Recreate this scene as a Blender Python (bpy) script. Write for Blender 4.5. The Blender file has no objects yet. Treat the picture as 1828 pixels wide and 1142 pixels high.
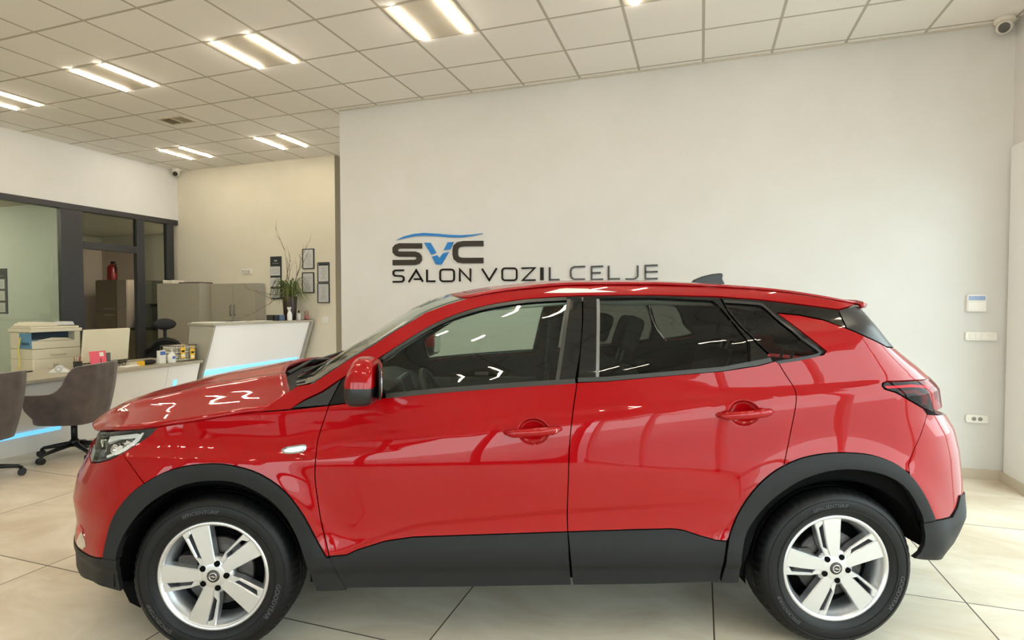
import bpy, bmesh, math, random
import numpy as np
from mathutils import Vector, Matrix
from mathutils.geometry import delaunay_2d_cdt
random.seed(7)
SC = bpy.context.scene
COL = SC.collection

# ------------------------------------------------------------------ camera
FPX, YAW, PITCH, ROLL, CAMH = 995.75, 0.326926, -0.029427, -0.000985, 1.4971
_cy, _sy, _cp, _sp = math.cos(YAW), math.sin(YAW), math.cos(PITCH), math.sin(PITCH)
FWD = Vector((-_sy*_cp, _cy*_cp, _sp)); RGT = Vector((_cy, _sy, 0)); UPV = RGT.cross(FWD)
_cr, _sr = math.cos(ROLL), math.sin(ROLL)
RGT, UPV = _cr*RGT + _sr*UPV, -_sr*RGT + _cr*UPV
cam_data = bpy.data.cameras.new('camera')
cam = bpy.data.objects.new('camera', cam_data); COL.objects.link(cam)
cam_data.sensor_fit = 'HORIZONTAL'; cam_data.sensor_width = 36.0
cam_data.lens = FPX/1828*36.0; cam_data.clip_start = 0.02; cam_data.clip_end = 200
_m = Matrix((RGT, UPV, -FWD)).transposed().to_4x4(); _m.translation = (0, 0, CAMH)
cam.matrix_world = _m
SC.camera = cam

# ------------------------------------------------------------------ world, daylight, exposure
SKY_STRENGTH = 8.4
world = bpy.data.worlds.new('world'); SC.world = world; world.use_nodes = True
_bg = world.node_tree.nodes['Background']
_bg.inputs['Color'].default_value = (0.86, 0.93, 1.0, 1); _bg.inputs['Strength'].default_value = SKY_STRENGTH
SC.view_settings.view_transform = 'Standard'; SC.view_settings.look = 'None'
SC.view_settings.gamma = 1.0; SC.view_settings.use_curve_mapping = False
SC.view_settings.exposure = -0.17
SC.cycles.max_bounces = 10; SC.cycles.diffuse_bounces = 5; SC.cycles.glossy_bounces = 5
SC.cycles.transmission_bounces = 6; SC.cycles.transparent_max_bounces = 14
SC.cycles.caustics_reflective = False; SC.cycles.caustics_refractive = False
SC.cycles.sample_clamp_indirect = 8.0
SC.cycles.use_denoising = True

# room shell dimensions (metres; X along the feature wall, Y into it)
CEIL = 3.812; YB = 5.74; YF = 7.42; XL = -8.69; XR_ = 2.43; YW = -3.2; XFE = -4.13; XO = -12.7
GX, GY = -1.802, 5.660           # ceiling grid reference
TILE = 0.6
LAMP_STRENGTH = 100.0

def portal(name, loc, rot, sx, sy):
    l = bpy.data.lights.new(name, 'AREA'); l.shape = 'RECTANGLE'; l.size = sx; l.size_y = sy
    l.cycles.is_portal = True
    o = bpy.data.objects.new(name, l); COL.objects.link(o); o.location = loc; o.rotation_euler = rot
portal('window_portal_front', ((XR_-4.0)/2, YW-0.12, 1.4), (math.radians(-90), 0, math.pi), XR_+4.0, 2.7)
portal('window_portal_side', (XR_+0.2, 1.1, 1.4), (0, math.radians(90), 0), 2.7, 8.6)

# ------------------------------------------------------------------ materials
def lin(h):
    if isinstance(h, str):
        h = h.lstrip('#'); v = [int(h[i:i+2], 16)/255 for i in (0, 2, 4)]
        return tuple(((c+0.055)/1.055)**2.4 if c > 0.04045 else c/12.92 for c in v)
    return h
MATS = {}
def mat(name, color='#808080', rough=0.5, metal=0.0, emit=None, estr=0.0, coat=0.0, coatr=0.03, spec=0.5, sheen=0.0):
    m = bpy.data.materials.new(name); m.use_nodes = True; MATS[name] = m
    b = m.node_tree.nodes['Principled BSDF']; c = lin(color)
    b.inputs['Base Color'].default_value = (*c, 1); b.inputs['Roughness'].default_value = rough
    b.inputs['Metallic'].default_value = metal; b.inputs['Specular IOR Level'].default_value = spec
    if coat: b.inputs['Coat Weight'].default_value = coat; b.inputs['Coat Roughness'].default_value = coatr
    if sheen: b.inputs['Sheen Weight'].default_value = sheen
    if emit: b.inputs['Emission Color'].default_value = (*lin(emit), 1); b.inputs['Emission Strength'].default_value = estr
    m.diffuse_color = (*c, 1)
    return m
def nd(m, t, **kw):
    n = m.node_tree.nodes.new(t)
    for k, v in kw.items(): setattr(n, k, v)
    return n
def lk(m, a, b): m.node_tree.links.new(a, b)
def noise_color(m, c1, c2, scale=4, detail=6, lo=0.35, hi=0.65, stretch=(1, 1, 1), bump=0.0, bscale=None, dist=0.0):
    """blend two colours of the real surface with object-space noise; optional bump"""
    b = m.node_tree.nodes['Principled BSDF']
    tc = nd(m, 'ShaderNodeTexCoord'); mp = nd(m, 'ShaderNodeMapping'); mp.inputs['Scale'].default_value = stretch
    lk(m, tc.outputs['Object'], mp.inputs['Vector'])
    n = nd(m, 'ShaderNodeTexNoise'); n.inputs['Scale'].default_value = scale; n.inputs['Detail'].default_value = detail
    n.inputs['Distortion'].default_value = dist
    lk(m, mp.outputs['Vector'], n.inputs['Vector'])
    r = nd(m, 'ShaderNodeValToRGB'); r.color_ramp.elements[0].position = lo; r.color_ramp.elements[1].position = hi
    r.color_ramp.elements[0].color = (*lin(c1), 1); r.color_ramp.elements[1].color = (*lin(c2), 1)
    lk(m, n.outputs['Fac'], r.inputs['Fac']); lk(m, r.outputs['Color'], b.inputs['Base Color'])
    if bump:
        n2 = nd(m, 'ShaderNodeTexNoise'); n2.inputs['Scale'].default_value = bscale or scale*8; n2.inputs['Detail'].default_value = 3
        lk(m, tc.outputs['Object'], n2.inputs['Vector'])
        bp = nd(m, 'ShaderNodeBump'); bp.inputs['Strength'].default_value = bump; bp.inputs['Distance'].default_value = 0.002
        lk(m, n2.outputs['Fac'], bp.inputs['Height']); lk(m, bp.outputs['Normal'], b.inputs['Normal'])
    return r
def glassy(name, tint, refl=1.0, rough=0.0, ior=1.45):
    """thin pane: tinted see-through plus mirror reflection by Fresnel"""
    m = bpy.data.materials.new(name); m.use_nodes = True; MATS[name] = m
    nt = m.node_tree; nt.nodes.clear()
    out = nd(m, 'ShaderNodeOutputMaterial'); tr = nd(m, 'ShaderNodeBsdfTransparent'); gl = nd(m, 'ShaderNodeBsdfGlossy')
    mx = nd(m, 'ShaderNodeMixShader'); fr = nd(m, 'ShaderNodeFresnel'); fr.inputs['IOR'].default_value = ior
    ge = nd(m, 'ShaderNodeNewGeometry'); mr = nd(m, 'ShaderNodeMapRange'); mr.inputs[3].default_value = ior; mr.inputs[4].default_value = 1/ior   # same Fresnel from both sides of the pane
    lk(m, ge.outputs['Backfacing'], mr.inputs[0]); lk(m, mr.outputs[0], fr.inputs['IOR'])
    tr.inputs['Color'].default_value = (*lin(tint), 1); gl.inputs['Roughness'].default_value = rough
    gl.inputs['Color'].default_value = (refl, refl, refl, 1)
    lk(m, fr.outputs[0], mx.inputs[0]); lk(m, tr.outputs[0], mx.inputs[1]); lk(m, gl.outputs[0], mx.inputs[2]); lk(m, mx.outputs[0], out.inputs[0])
    m.diffuse_color = (*lin(tint), 0.4)
    return m

# ------------------------------------------------------------------ mesh helpers
class MB:
    """collects shapes into one mesh"""
    def __init__(s): s.v = []; s.f = []; s.sm = []
    def add(s, V, F, smooth=False):
        o = len(s.v); s.v += [tuple(map(float, p)) for p in V]; s.f += [tuple(i+o for i in f) for f in F]; s.sm += [smooth]*len(F); return s
    def box(s, a, b, taper=None):
        (x0, y0, z0), (x1, y1, z1) = a, b
        V = [(x0,y0,z0),(x1,y0,z0),(x1,y1,z0),(x0,y1,z0),(x0,y0,z1),(x1,y0,z1),(x1,y1,z1),(x0,y1,z1)]
        return s.add(V, [(0,3,2,1),(4,5,6,7),(0,1,5,4),(1,2,6,5),(2,3,7,6),(3,0,4,7)])
    def hexa(s, V): return s.add(V, [(0,3,2,1),(4,5,6,7),(0,1,5,4),(1,2,6,5),(2,3,7,6),(3,0,4,7)])
    def rbox(s, a, b, r, axis=2, n=4):
        """box with rounded vertical edges along axis"""
        a = np.array(a, float); b = np.array(b, float); ax = [i for i in range(3) if i != axis]
        lo = [a[i] for i in ax]; hi = [b[i] for i in ax]; r = min(r, (hi[0]-lo[0])/2, (hi[1]-lo[1])/2)
        P = []
        for cx, cy, a0 in ((hi[0]-r, hi[1]-r, 0), (lo[0]+r, hi[1]-r, 90), (lo[0]+r, lo[1]+r, 180), (hi[0]-r, lo[1]+r, 270)):
            for k in range(n+1):
                t = math.radians(a0+90*k/n); P.append((cx+r*math.cos(t), cy+r*math.sin(t)))
        def mk(p, h):
            q = [0]*3; q[ax[0]], q[ax[1]] = p; q[axis] = h; return q
        N = len(P); V = [mk(p, a[axis]) for p in P]+[mk(p, b[axis]) for p in P]
        fl = axis == 1
        F = [tuple(range(N)) if fl else tuple(reversed(range(N))), tuple(reversed(range(N, 2*N))) if fl else tuple(range(N, 2*N))]
        for i in range(N):
            j = (i+1) % N; q = (i, j, N+j, N+i); F.append(tuple(reversed(q)) if fl else q)
        return s.add(V, F)
    def tube(s, pts, r, n=10, cap=True, closed=False):
        pts = [Vector(p) for p in pts]; N = len(pts); R = r if isinstance(r, (list, tuple)) else [r]*N
        V = []; F = []
        up = None
        for i, p in enumerate(pts):
            if closed: d = pts[(i+1) % N]-pts[i-1]
            else: d = pts[min(i+1, N-1)]-pts[max(i-1, 0)]
            d.normalize()
            if up is None: up = Vector((0, 0, 1)) if abs(d.z) < 0.9 else Vector((1, 0, 0))
            u = d.cross(up)
            if u.length < 1e-6: u = d.cross(Vector((0, 1, 0)))
            u.normalize(); up = u.cross(d); w = up
            for k in range(n):
                t = 2*math.pi*k/n; V.append(p+R[i]*(math.cos(t)*u+math.sin(t)*w))
        for i in range(N if closed else N-1):
            j = (i+1) % N
            for k in range(n):
                l = (k+1) % n; F.append((i*n+k, i*n+l, j*n+l, j*n+k))
        s.add(V, F, True)
        if cap and not closed:
            o = len(s.v)-len(V); s.f += [tuple(o+k for k in reversed(range(n))), tuple(o+(N-1)*n+k for k in range(n))]; s.sm += [False]*2
        return s
    def cyl(s, a, b, r, n=24, r2=None): return s.tube([a, b], [r, r if r2 is None else r2], n)
    def lathe(s, prof, n=32, axis='z', center=(0, 0, 0), closed=False, smooth=True):
        """prof: list of (radius, height)"""
        V = []; F = []; K = len(prof)
        for i in range(n):
            t = 2*math.pi*i/n; c, sn = math.cos(t), math.sin(t)
            for r, h in prof:
                p = (r*c, r*sn, h) if axis == 'z' else ((r*c, h, r*sn) if axis == 'y' else (h, r*c, r*sn))
                V.append((p[0]+center[0], p[1]+center[1], p[2]+center[2]))
        for i in range(n):
            j = (i+1) % n
            for k in range(K-1 if not closed else K):
                l = (k+1) % K
                q = (i*K+k, j*K+k, j*K+l, i*K+l)
                F.append(q if axis != 'y' else tuple(reversed(q)))
        return s.add(V, F, smooth)
    def prism(s, poly, h0, h1, axis=2):
        ax = [i for i in range(3) if i != axis]
        ar = sum(poly[i][0]*poly[(i+1) % len(poly)][1]-poly[(i+1) % len(poly)][0]*poly[i][1] for i in range(len(poly)))
        if ar < 0: poly = poly[::-1]
        def mk(p, h):
            q = [0]*3; q[ax[0]], q[ax[1]] = p; q[axis] = h; return q
        N = len(poly); V = [mk(p, h0) for p in poly]+[mk(p, h1) for p in poly]
        F = [tuple(reversed(range(N))), tuple(range(N, 2*N))]+[(i, (i+1) % N, N+(i+1) % N, N+i) for i in range(N)]
        if (axis == 1) != (h1 < h0): F = [tuple(reversed(f)) for f in F]
        return s.add(V, F)
    def ball(s, c, r, nu=20, nv=12, p=1.0):
        rx, ry, rz = (r, r, r) if not isinstance(r, (tuple, list)) else r
        sp = lambda t: math.copysign(abs(t)**p, t)
        V = [(c[0]+rx*sp(math.cos(2*math.pi*i/nu))*sp(math.sin(math.pi*j/nv)), c[1]+ry*sp(math.sin(2*math.pi*i/nu))*sp(math.sin(math.pi*j/nv)), c[2]+rz*sp(math.cos(math.pi*j/nv))) for j in range(nv+1) for i in range(nu)]
        F = [(j*nu+i, (j+1)*nu+i, (j+1)*nu+(i+1) % nu, j*nu+(i+1) % nu) for j in range(nv) for i in range(nu)]
        return s.add(V, F, True)
    def grid(s, fn, us, vs, smooth=True, flip=False):
        V = [fn(u, v) for u in us for v in vs]; nv = len(vs)
        F = [(i*nv+j, (i+1)*nv+j, (i+1)*nv+j+1, i*nv+j+1) for i in range(len(us)-1) for j in range(nv-1)]
        if flip: F = [tuple(reversed(f)) for f in F]
        return s.add(V, F, smooth)
    def xf(s, M):
        s.v = [tuple(M @ Vector(p)) for p in s.v]; return s
    def build(s, name, m, parent=None, bevel=0.0, seg=2, subsurf=0, smooth_all=False, solid=0.0, weld=False):
        me = bpy.data.meshes.new(name); me.from_pydata(s.v, [], s.f); me.update()
        me.polygons.foreach_set('use_smooth', [True]*len(s.f) if smooth_all else s.sm)
        o = bpy.data.objects.new(name, me); COL.objects.link(o)
        me.materials.append(MATS[m] if isinstance(m, str) else m)
        if weld:
            bm = bmesh.new(); bm.from_mesh(me); bmesh.ops.remove_doubles(bm, verts=bm.verts, dist=1e-5); bm.to_mesh(me); bm.free()
        if solid: md = o.modifiers.new('solid', 'SOLIDIFY'); md.thickness = solid; md.offset = -1
        if bevel: md = o.modifiers.new('bevel', 'BEVEL'); md.width = bevel; md.segments = seg; md.limit_method = 'ANGLE'; md.angle_limit = 0.6
        if subsurf: md = o.modifiers.new('sub', 'SUBSURF'); md.levels = subsurf; md.render_levels = subsurf
        if parent: o.parent = parent
        return o
def tag(o, label=None, cat=None, group=None, kind=None):
    if label: o['label'] = label
    if cat: o['category'] = cat
    if group: o['group'] = group
    if kind: o['kind'] = kind
    return o
def empty(name, loc=(0, 0, 0), rz=0.0):
    o = bpy.data.objects.new(name, None); COL.objects.link(o); o.location = loc; o.rotation_euler = (0, 0, rz); o.empty_display_size = 0.1; return o
def kids(o): return [c for c in bpy.data.objects if c.parent == o]
def copy_tree(o, parent=None):
    c = o.copy(); COL.objects.link(c)
    if parent: c.parent = parent
    for ch in kids(o): copy_tree(ch, c)
    return c
def struct(o, label=None): o['kind'] = 'structure'; return o
def text_mesh(txt, size, depth=0.0, align='CENTER'):
    cu = bpy.data.curves.new('t', 'FONT'); cu.body = txt; cu.size = size; cu.extrude = depth; cu.align_x = align; cu.resolution_u = 3
    to = bpy.data.objects.new('t', cu); COL.objects.link(to)
    dg = bpy.context.evaluated_depsgraph_get(); dg.update()
    me = to.evaluated_get(dg).to_mesh()
    V = [tuple(v.co) for v in me.vertices]; F = [tuple(p.vertices) for p in me.polygons]
    to.evaluated_get(dg).to_mesh_clear(); bpy.data.objects.remove(to); bpy.data.curves.remove(cu)
    return V, F

# ================================================================== ROOM
m = mat('wall_paint', '#dcd8d0', 0.75); noise_color(m, '#d2d1ce', '#d5d4d2', 3, 4, bump=0.12, bscale=90)
m = mat('wall_paint_warm', '#d8d0bb', 0.75); noise_color(m, '#dcd6c3', '#dfd9c8', 3, 4, bump=0.1, bscale=90)
mat('office_wall', '#cdd2ce', 0.8); mat('kitchen_wall', '#c4bcb0', 0.85)
mat('frame_dark', '#2c2c2e', 0.45); mat('white_frame', '#e4e4e2', 0.35); mat('baseboard', '#c2b9a8', 0.4)
mat('outdoor', '#b0b0ac', 0.9); mat('black', '#0d0d0e', 0.5); mat('wall_end', '#8d826c', 0.8)  # wall_end colour is wall paint darkened for the unlit corridor side
glassy('pane', '#eef3ef'); glassy('office_pane', '#dfe6e0', ior=1.5)
# suspended ceiling: mineral tiles in a T-bar grid
m = mat('ceiling_tiles', '#d2ccbf', 0.85)
def grid_fac(m, ox, oy, size, w):
    tc = nd(m, 'ShaderNodeTexCoord'); sp = nd(m, 'ShaderNodeSeparateXYZ'); lk(m, tc.outputs['Object'], sp.inputs[0])
    res = []; ids = []
    for ax, o in (('X', ox), ('Y', oy)):
        a = nd(m, 'ShaderNodeMath', operation='SUBTRACT'); lk(m, sp.outputs[ax], a.inputs[0]); a.inputs[1].default_value = o-size*60
        d = nd(m, 'ShaderNodeMath', operation='DIVIDE'); lk(m, a.outputs[0], d.inputs[0]); d.inputs[1].default_value = size
        f = nd(m, 'ShaderNodeMath', operation='FRACT'); lk(m, d.outputs[0], f.inputs[0])
        fl = nd(m, 'ShaderNodeMath', operation='FLOOR'); lk(m, d.outputs[0], fl.inputs[0]); ids.append(fl)
        s_ = nd(m, 'ShaderNodeMath', operation='SUBTRACT'); lk(m, f.outputs[0], s_.inputs[0]); s_.inputs[1].default_value = 0.5
        ab = nd(m, 'ShaderNodeMath', operation='ABSOLUTE'); lk(m, s_.outputs[0], ab.inputs[0])
        g = nd(m, 'ShaderNodeMath', operation='GREATER_THAN'); lk(m, ab.outputs[0], g.inputs[0]); g.inputs[1].default_value = 0.5-w/size/2
        res.append(g)
    mx = nd(m, 'ShaderNodeMath', operation='MAXIMUM'); lk(m, res[0].outputs[0], mx.inputs[0]); lk(m, res[1].outputs[0], mx.inputs[1])
    cb = nd(m, 'ShaderNodeCombineXYZ'); lk(m, ids[0].outputs[0], cb.inputs[0]); lk(m, ids[1].outputs[0], cb.inputs[1])
    return mx, cb
mx, ids = grid_fac(m, GX, GY, TILE, 0.024)
b = m.node_tree.nodes['Principled BSDF']
wn = nd(m, 'ShaderNodeTexWhiteNoise'); lk(m, ids.outputs[0], wn.inputs['Vector'])
r1 = nd(m, 'ShaderNodeMix', data_type='RGBA'); lk(m, wn.outputs['Value'], r1.inputs[0]); r1.inputs[6].default_value = (*lin('#f7f4ef'), 1); r1.inputs[7].default_value = (*lin('#f2efe9'), 1)
mc = nd(m, 'ShaderNodeMix', data_type='RGBA'); lk(m, mx.outputs[0], mc.inputs[0]); lk(m, r1.outputs[2], mc.inputs[6])
mc.inputs[7].default_value = (*lin('#bcb6a9'), 1); lk(m, mc.outputs[2], b.inputs['Base Color'])
bp = nd(m, 'ShaderNodeBump'); bp.inputs['Strength'].default_value = 0.5; bp.inputs['Distance'].default_value = 0.004; bp.invert = True
lk(m, mx.outputs[0], bp.inputs['Height']); lk(m, bp.outputs['Normal'], b.inputs['Normal'])
# stone-look floor tiles, 1.2 m
m = mat('floor_tiles', '#b7a98f', 0.48, spec=0.22)
mx, ids = grid_fac(m, 0.068, 3.33, 1.2, 0.007)
b = m.node_tree.nodes['Principled BSDF']
tc = nd(m, 'ShaderNodeTexCoord'); wn = nd(m, 'ShaderNodeTexWhiteNoise'); lk(m, ids.outputs[0], wn.inputs['Vector'])
va = nd(m, 'ShaderNodeVectorMath', operation='MULTIPLY_ADD'); lk(m, wn.outputs['Color'], va.inputs[0]); va.inputs[1].default_value = (9, 9, 9)
mpv = nd(m, 'ShaderNodeMapping'); mpv.inputs['Scale'].default_value = (1, 1.8, 1); mpv.inputs['Rotation'].default_value = (0, 0, 0.4); lk(m, tc.outputs['Object'], mpv.inputs['Vector']); lk(m, mpv.outputs[0], va.inputs[2])
nz = nd(m, 'ShaderNodeTexNoise'); nz.inputs['Scale'].default_value = 1.6; nz.inputs['Detail'].default_value = 9; nz.inputs['Roughness'].default_value = 0.62; nz.inputs['Distortion'].default_value = 0.6; lk(m, va.outputs[0], nz.inputs['Vector'])
rp = nd(m, 'ShaderNodeValToRGB'); rp.color_ramp.elements[0].position = 0.3; rp.color_ramp.elements[1].position = 0.7
rp.color_ramp.elements[0].color = (*lin('#c2b39c'), 1); rp.color_ramp.elements[1].color = (*lin('#e2d9c9'), 1); lk(m, nz.outputs['Fac'], rp.inputs['Fac'])
mc = nd(m, 'ShaderNodeMix', data_type='RGBA'); lk(m, mx.outputs[0], mc.inputs[0]); lk(m, rp.outputs['Color'], mc.inputs[6]); mc.inputs[7].default_value = (*lin('#4e473d'), 1)
lk(m, mc.outputs[2], b.inputs['Base Color'])
bp = nd(m, 'ShaderNodeBump'); bp.inputs['Strength'].default_value = 0.25; bp.inputs['Distance'].default_value = 0.002; lk(m, nz.outputs['Fac'], bp.inputs['Height']); lk(m, bp.outputs['Normal'], b.inputs['Normal'])

def sbox(name, a, b, mname, parent=None, bevel=0):
    o = MB().box(a, b).build(name, mname, parent, bevel)
    if not parent: struct(o)
    return o
sbox('floor', (XO-0.2, YW-0.1, -0.1), (XR_+0.1, 9.4, 0), 'floor_tiles')
sbox('ceiling', (XL-0.12, YW-0.1, CEIL), (XR_+0.1, 9.4, CEIL+0.1), 'ceiling_tiles')
sbox('wall_back', (XFE, YB, 0), (XR_+0.1, YB+0.14, CEIL), 'wall_paint')
sbox('wall_far', (XL-0.12, YF, 0), (-5.44, YF+1.9, CEIL), 'wall_paint_warm')
sbox('wall_end', (-5.44, 9.0, 0), (XR_+0.1, 9.1, CEIL), 'wall_paint_warm')
sbox('wall_left', (XL-0.12, YW, 2.955), (XL, YF, CEIL), 'wall_paint')
sbox('wall_left_rear', (XL-0.12, YW, 0), (XL, 1.0, 2.955), 'wall_paint')
# corridor side of the far wall, shade put into its colour; dark door frame
o = MB().box((-5.44, YF, 0), (-5.43, 9.0, CEIL)).build('shaded_wall_side', 'wall_end'); struct(o)
o = MB().box((-5.43, YF+0.135, 0), (-5.39, YF+0.26, 2.42)).build('trim_2', 'black'); struct(o)
# right wall with the glazed opening
sbox('wall_right', (XR_, 5.30, 0), (XR_+0.3, YB, CEIL), 'wall_paint')
sbox('wall_right_upper', (XR_, YW, 2.80), (XR_+0.3, 5.30, CEIL), 'wall_paint')
o = MB().box((XR_-0.03, 5.30, 0), (XR_, YB-0.045, 2.78)).build('trim_3', 'white_frame', bevel=0.006); struct(o)
w = MB()
for y in (5.24, 3.9, 2.5, 1.1, -0.3, -1.7, -3.1): w.box((XR_+0.12, y-0.04, 0), (XR_+0.2, y+0.04, 2.8))
for z in (0.0, 2.72): w.box((XR_+0.12, YW, z), (XR_+0.2, 5.3, z+0.08))
w = struct(w.build('window_1', 'white_frame'))
p = MB().box((XR_+0.155, YW, 0.08), (XR_+0.163, 5.25, 2.72)).build('window_pane', 'pane', w)
# front wall with the shop windows (behind the photographer)
sbox('wall_front', (XL, YW-0.2, 0), (-4.0, YW, CEIL), 'wall_paint')
sbox('wall_front_upper', (-4.0, YW-0.2, 2.75), (XR_+0.3, YW, CEIL), 'wall_paint')
w = MB()
for x in (-3.96, -2.35, -0.75, 0.85, 2.39): w.box((x-0.06, YW-0.14, 0), (x+0.06, YW-0.02, 2.75))
for z, h in ((0.0, 0.12), (2.17, 0.16), (2.65, 0.1)): w.box((-4.0, YW-0.12, z), (XR_, YW-0.04, z+h))
w = struct(w.build('window_2', 'frame_dark'))
MB().box((-3.95, YW-0.084, 0.1), (XR_, YW-0.076, 2.7)).build('window_pane', 'pane', w)
o = sbox('ground', (-60, -60, -0.25), (60, 40, -0.12), 'outdoor')
o = sbox('added_sky_blocker', (XL, YW-3.4, 2.85), (XR_+2.0, YW-0.2, 3.0), 'white_frame')  # added unseen slab that keeps high sky light off the front floor
# baseboards
for nm, a, b_ in (('baseboard_back', (XFE, YB-0.012, 0), (XR_, YB, 0.085)), ('baseboard_right', (XR_-0.042, 5.3, 0), (XR_-0.03, YB-0.012, 0.085)),
                  ('baseboard_far', (XL, YF-0.012, 0), (-5.44, YF, 0.085))):
    o = MB().box(a, b_).build(nm, 'baseboard'); struct(o)
# thin perimeter angle where ceiling meets the feature wall
mat('ceiling_trim', '#cfc9bc', 0.6)
o = MB().box((XFE, YB-0.02, CEIL-0.012), (XR_, YB, CEIL-0.002)).build('trim_4', 'ceiling_trim'); struct(o)

# ---- office partition in the left wall: dark metal frame and panes
fr = MB()
X0, X1 = XL-0.09, XL
def bar(y0, y1, z0, z1): fr.box((X0, y0, z0), (X1, y1, z1))
bar(1.0, YF, 2.87, 2.955); bar(5.525, 5.82, 0, 2.87); bar(6.66, 6.79, 0, 2.87); bar(7.205, YF-0.09, 0, 2.87); bar(3.2, 3.3, 0, 2.87); bar(1.0, 1.1, 0, 2.87)
bar(5.82, 6.66, 2.32, 2.43); bar(1.0, 5.53, 0, 0.08); bar(6.79, 7.21, 0, 0.08)
w = struct(fr.build('window_3', 'frame_dark', bevel=0.004, seg=1))
for (y0, y1, z0, z1) in ((1.1, 3.2, .08, 2.87), (3.3, 5.525, .08, 2.87), (5.82, 6.66, 2.43, 2.87), (6.79, 7.205, .08, 2.87)):
    MB().box((XL-0.05, y0, z0), (XL-0.042, y1, z1)).build('window_pane', 'office_pane', w)
# office and kitchen behind it
sbox('wall_office_divider', (XO, 5.62, 0), (XL-0.09, 5.74, 2.98), 'office_wall')
sbox('wall_office_back', (XO-0.1, YW, 0), (XO, 9.4, 2.98), 'kitchen_wall')
sbox('ceiling_office', (XO-0.1, YW, 2.98), (XL-0.12, 9.4, 3.06), 'kitchen_wall')
sbox('wall_kitchen_end', (XO, 8.9, 0), (XL-0.12, 9.0, 2.98), 'kitchen_wall')
sbox('wall_office_front', (XO, YW, 0), (XL-0.12, YW+0.1, 2.98), 'office_wall')

# ---- ceiling lights (two light strips in a 60 cm panel)
mat('lamp_panel', '#cfc7b6', 0.6)
mat('light_strip', '#fff6e0', 0.4, emit='#fff1db', estr=LAMP_STRENGTH)
def ceiling_light(ci, ri):
    x0 = GX+ci*TILE; y1 = GY-(ri-1)*TILE; y0 = y1-TILE
    e = empty('ceiling_light', (x0+0.3, y0+0.3, CEIL))
    MB().box((-.285, -.285, -0.006), (.285, .285, 0.0)).build('panel', 'lamp_panel', e)
    for sx in (-1, 1):
        MB().rbox((sx*.2-.014, -.283, -0.018), (sx*.2+.014, .283, -0.006), .013).build('light_strip', 'light_strip', e)
    return e
# tile column (0 = the column over the start of the sign) and tile row in front of the feature wall
lights = [(-1, 3), (-4, 3), (-7, 3), (-10, 3), (2, 3), (5, 3), (-7, -1), (-10, -1)]
names = {(-1, 3): 'lit two-strip ceiling light nearest the feature wall sign, cut by the top picture edge',
         (-4, 3): 'lit two-strip ceiling light, second from the right of the fully visible front row',
         (-7, 3): 'lit two-strip ceiling light, third from the right in the front row',
         (-10, 3): 'lit two-strip ceiling light cut by the left picture edge',
         (2, 3): 'ceiling light of which one strip tip shows at the top edge above the sign',
         (5, 3): 'ceiling light out of view above the right part of the feature wall',
         (-7, -1): 'lit ceiling light in the back row beside the end of the feature wall',
         (-10, -1): 'lit ceiling light in the back row above the corner security camera'}
for c in (-10, -7, -4, -1, 2, 5):
    for r_ in (7, 11): lights.append((c, r_))
for c, r_ in lights:
    e = ceiling_light(c, r_)
    tag(e, names.get((c, r_), 'two-strip ceiling light over the front of the showroom, outside the picture'), 'ceiling light', 'two-strip ceiling lights')
# ceiling vent
mat('vent_metal', '#a1947c', 0.5); mat('vent_dark', '#6d604a', 0.7)
e = empty('ceiling_vent', (-6.27, 5.36, CEIL)); tag(e, 'small square air vent in the ceiling tiles left of the feature wall', 'air vent')
f = MB()
for s_ in (-1, 1): f.box((-.2, s_*.105-.012, -.012), (.2, s_*.105+.012, 0)); f.box((s_*.19-.012, -.1, -.012), (s_*.19+.012, .1, 0))
f.box((-.012, -.1, -.012), (.012, .1, 0)); f.build('frame', 'lamp_panel', e)
f = MB().box((-.18, -.095, -.006), (-.01, .095, -.001)); f.build('louvre', 'vent_dark', e)
f = MB().box((.01, -.095, -.006), (.18, .095, -.001)); f.build('louvre', 'vent_metal', e)
# security cameras
mat('camera_white', '#e2ddd2', 0.4); mat('camera_lens', '#0a0a0c', 0.08, coat=1)
def sec_cam(loc, d, s, label):
    e = empty('security_camera', loc); tag(e, label, 'security camera')
    MB().lathe([(0, 0), (.06*s, 0), (.062*s, -.02*s), (.055*s, -.035*s), (0, -.035*s)], 24).build('mount', 'camera_white', e)
    d = Vector(d).normalized()
    MB().ball((0, 0, -.06*s), .05*s, 20, 14).build('dome', 'camera_white', e)
    c = Vector((0, 0, -.06*s))
    MB().cyl(c+d*.03*s, c+d*.056*s, .033*s, 20).build('lens', 'camera_lens', e)
sec_cam((2.315, 5.645, CEIL), (-.35, -.8, -.45), 1.15, 'white dome security camera in the ceiling corner above the right wall')
sec_cam((-8.55, 7.28, CEIL), (.5, -.8, -.5), 1.15, 'white dome security camera in the far ceiling corner above the office windows')

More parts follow.
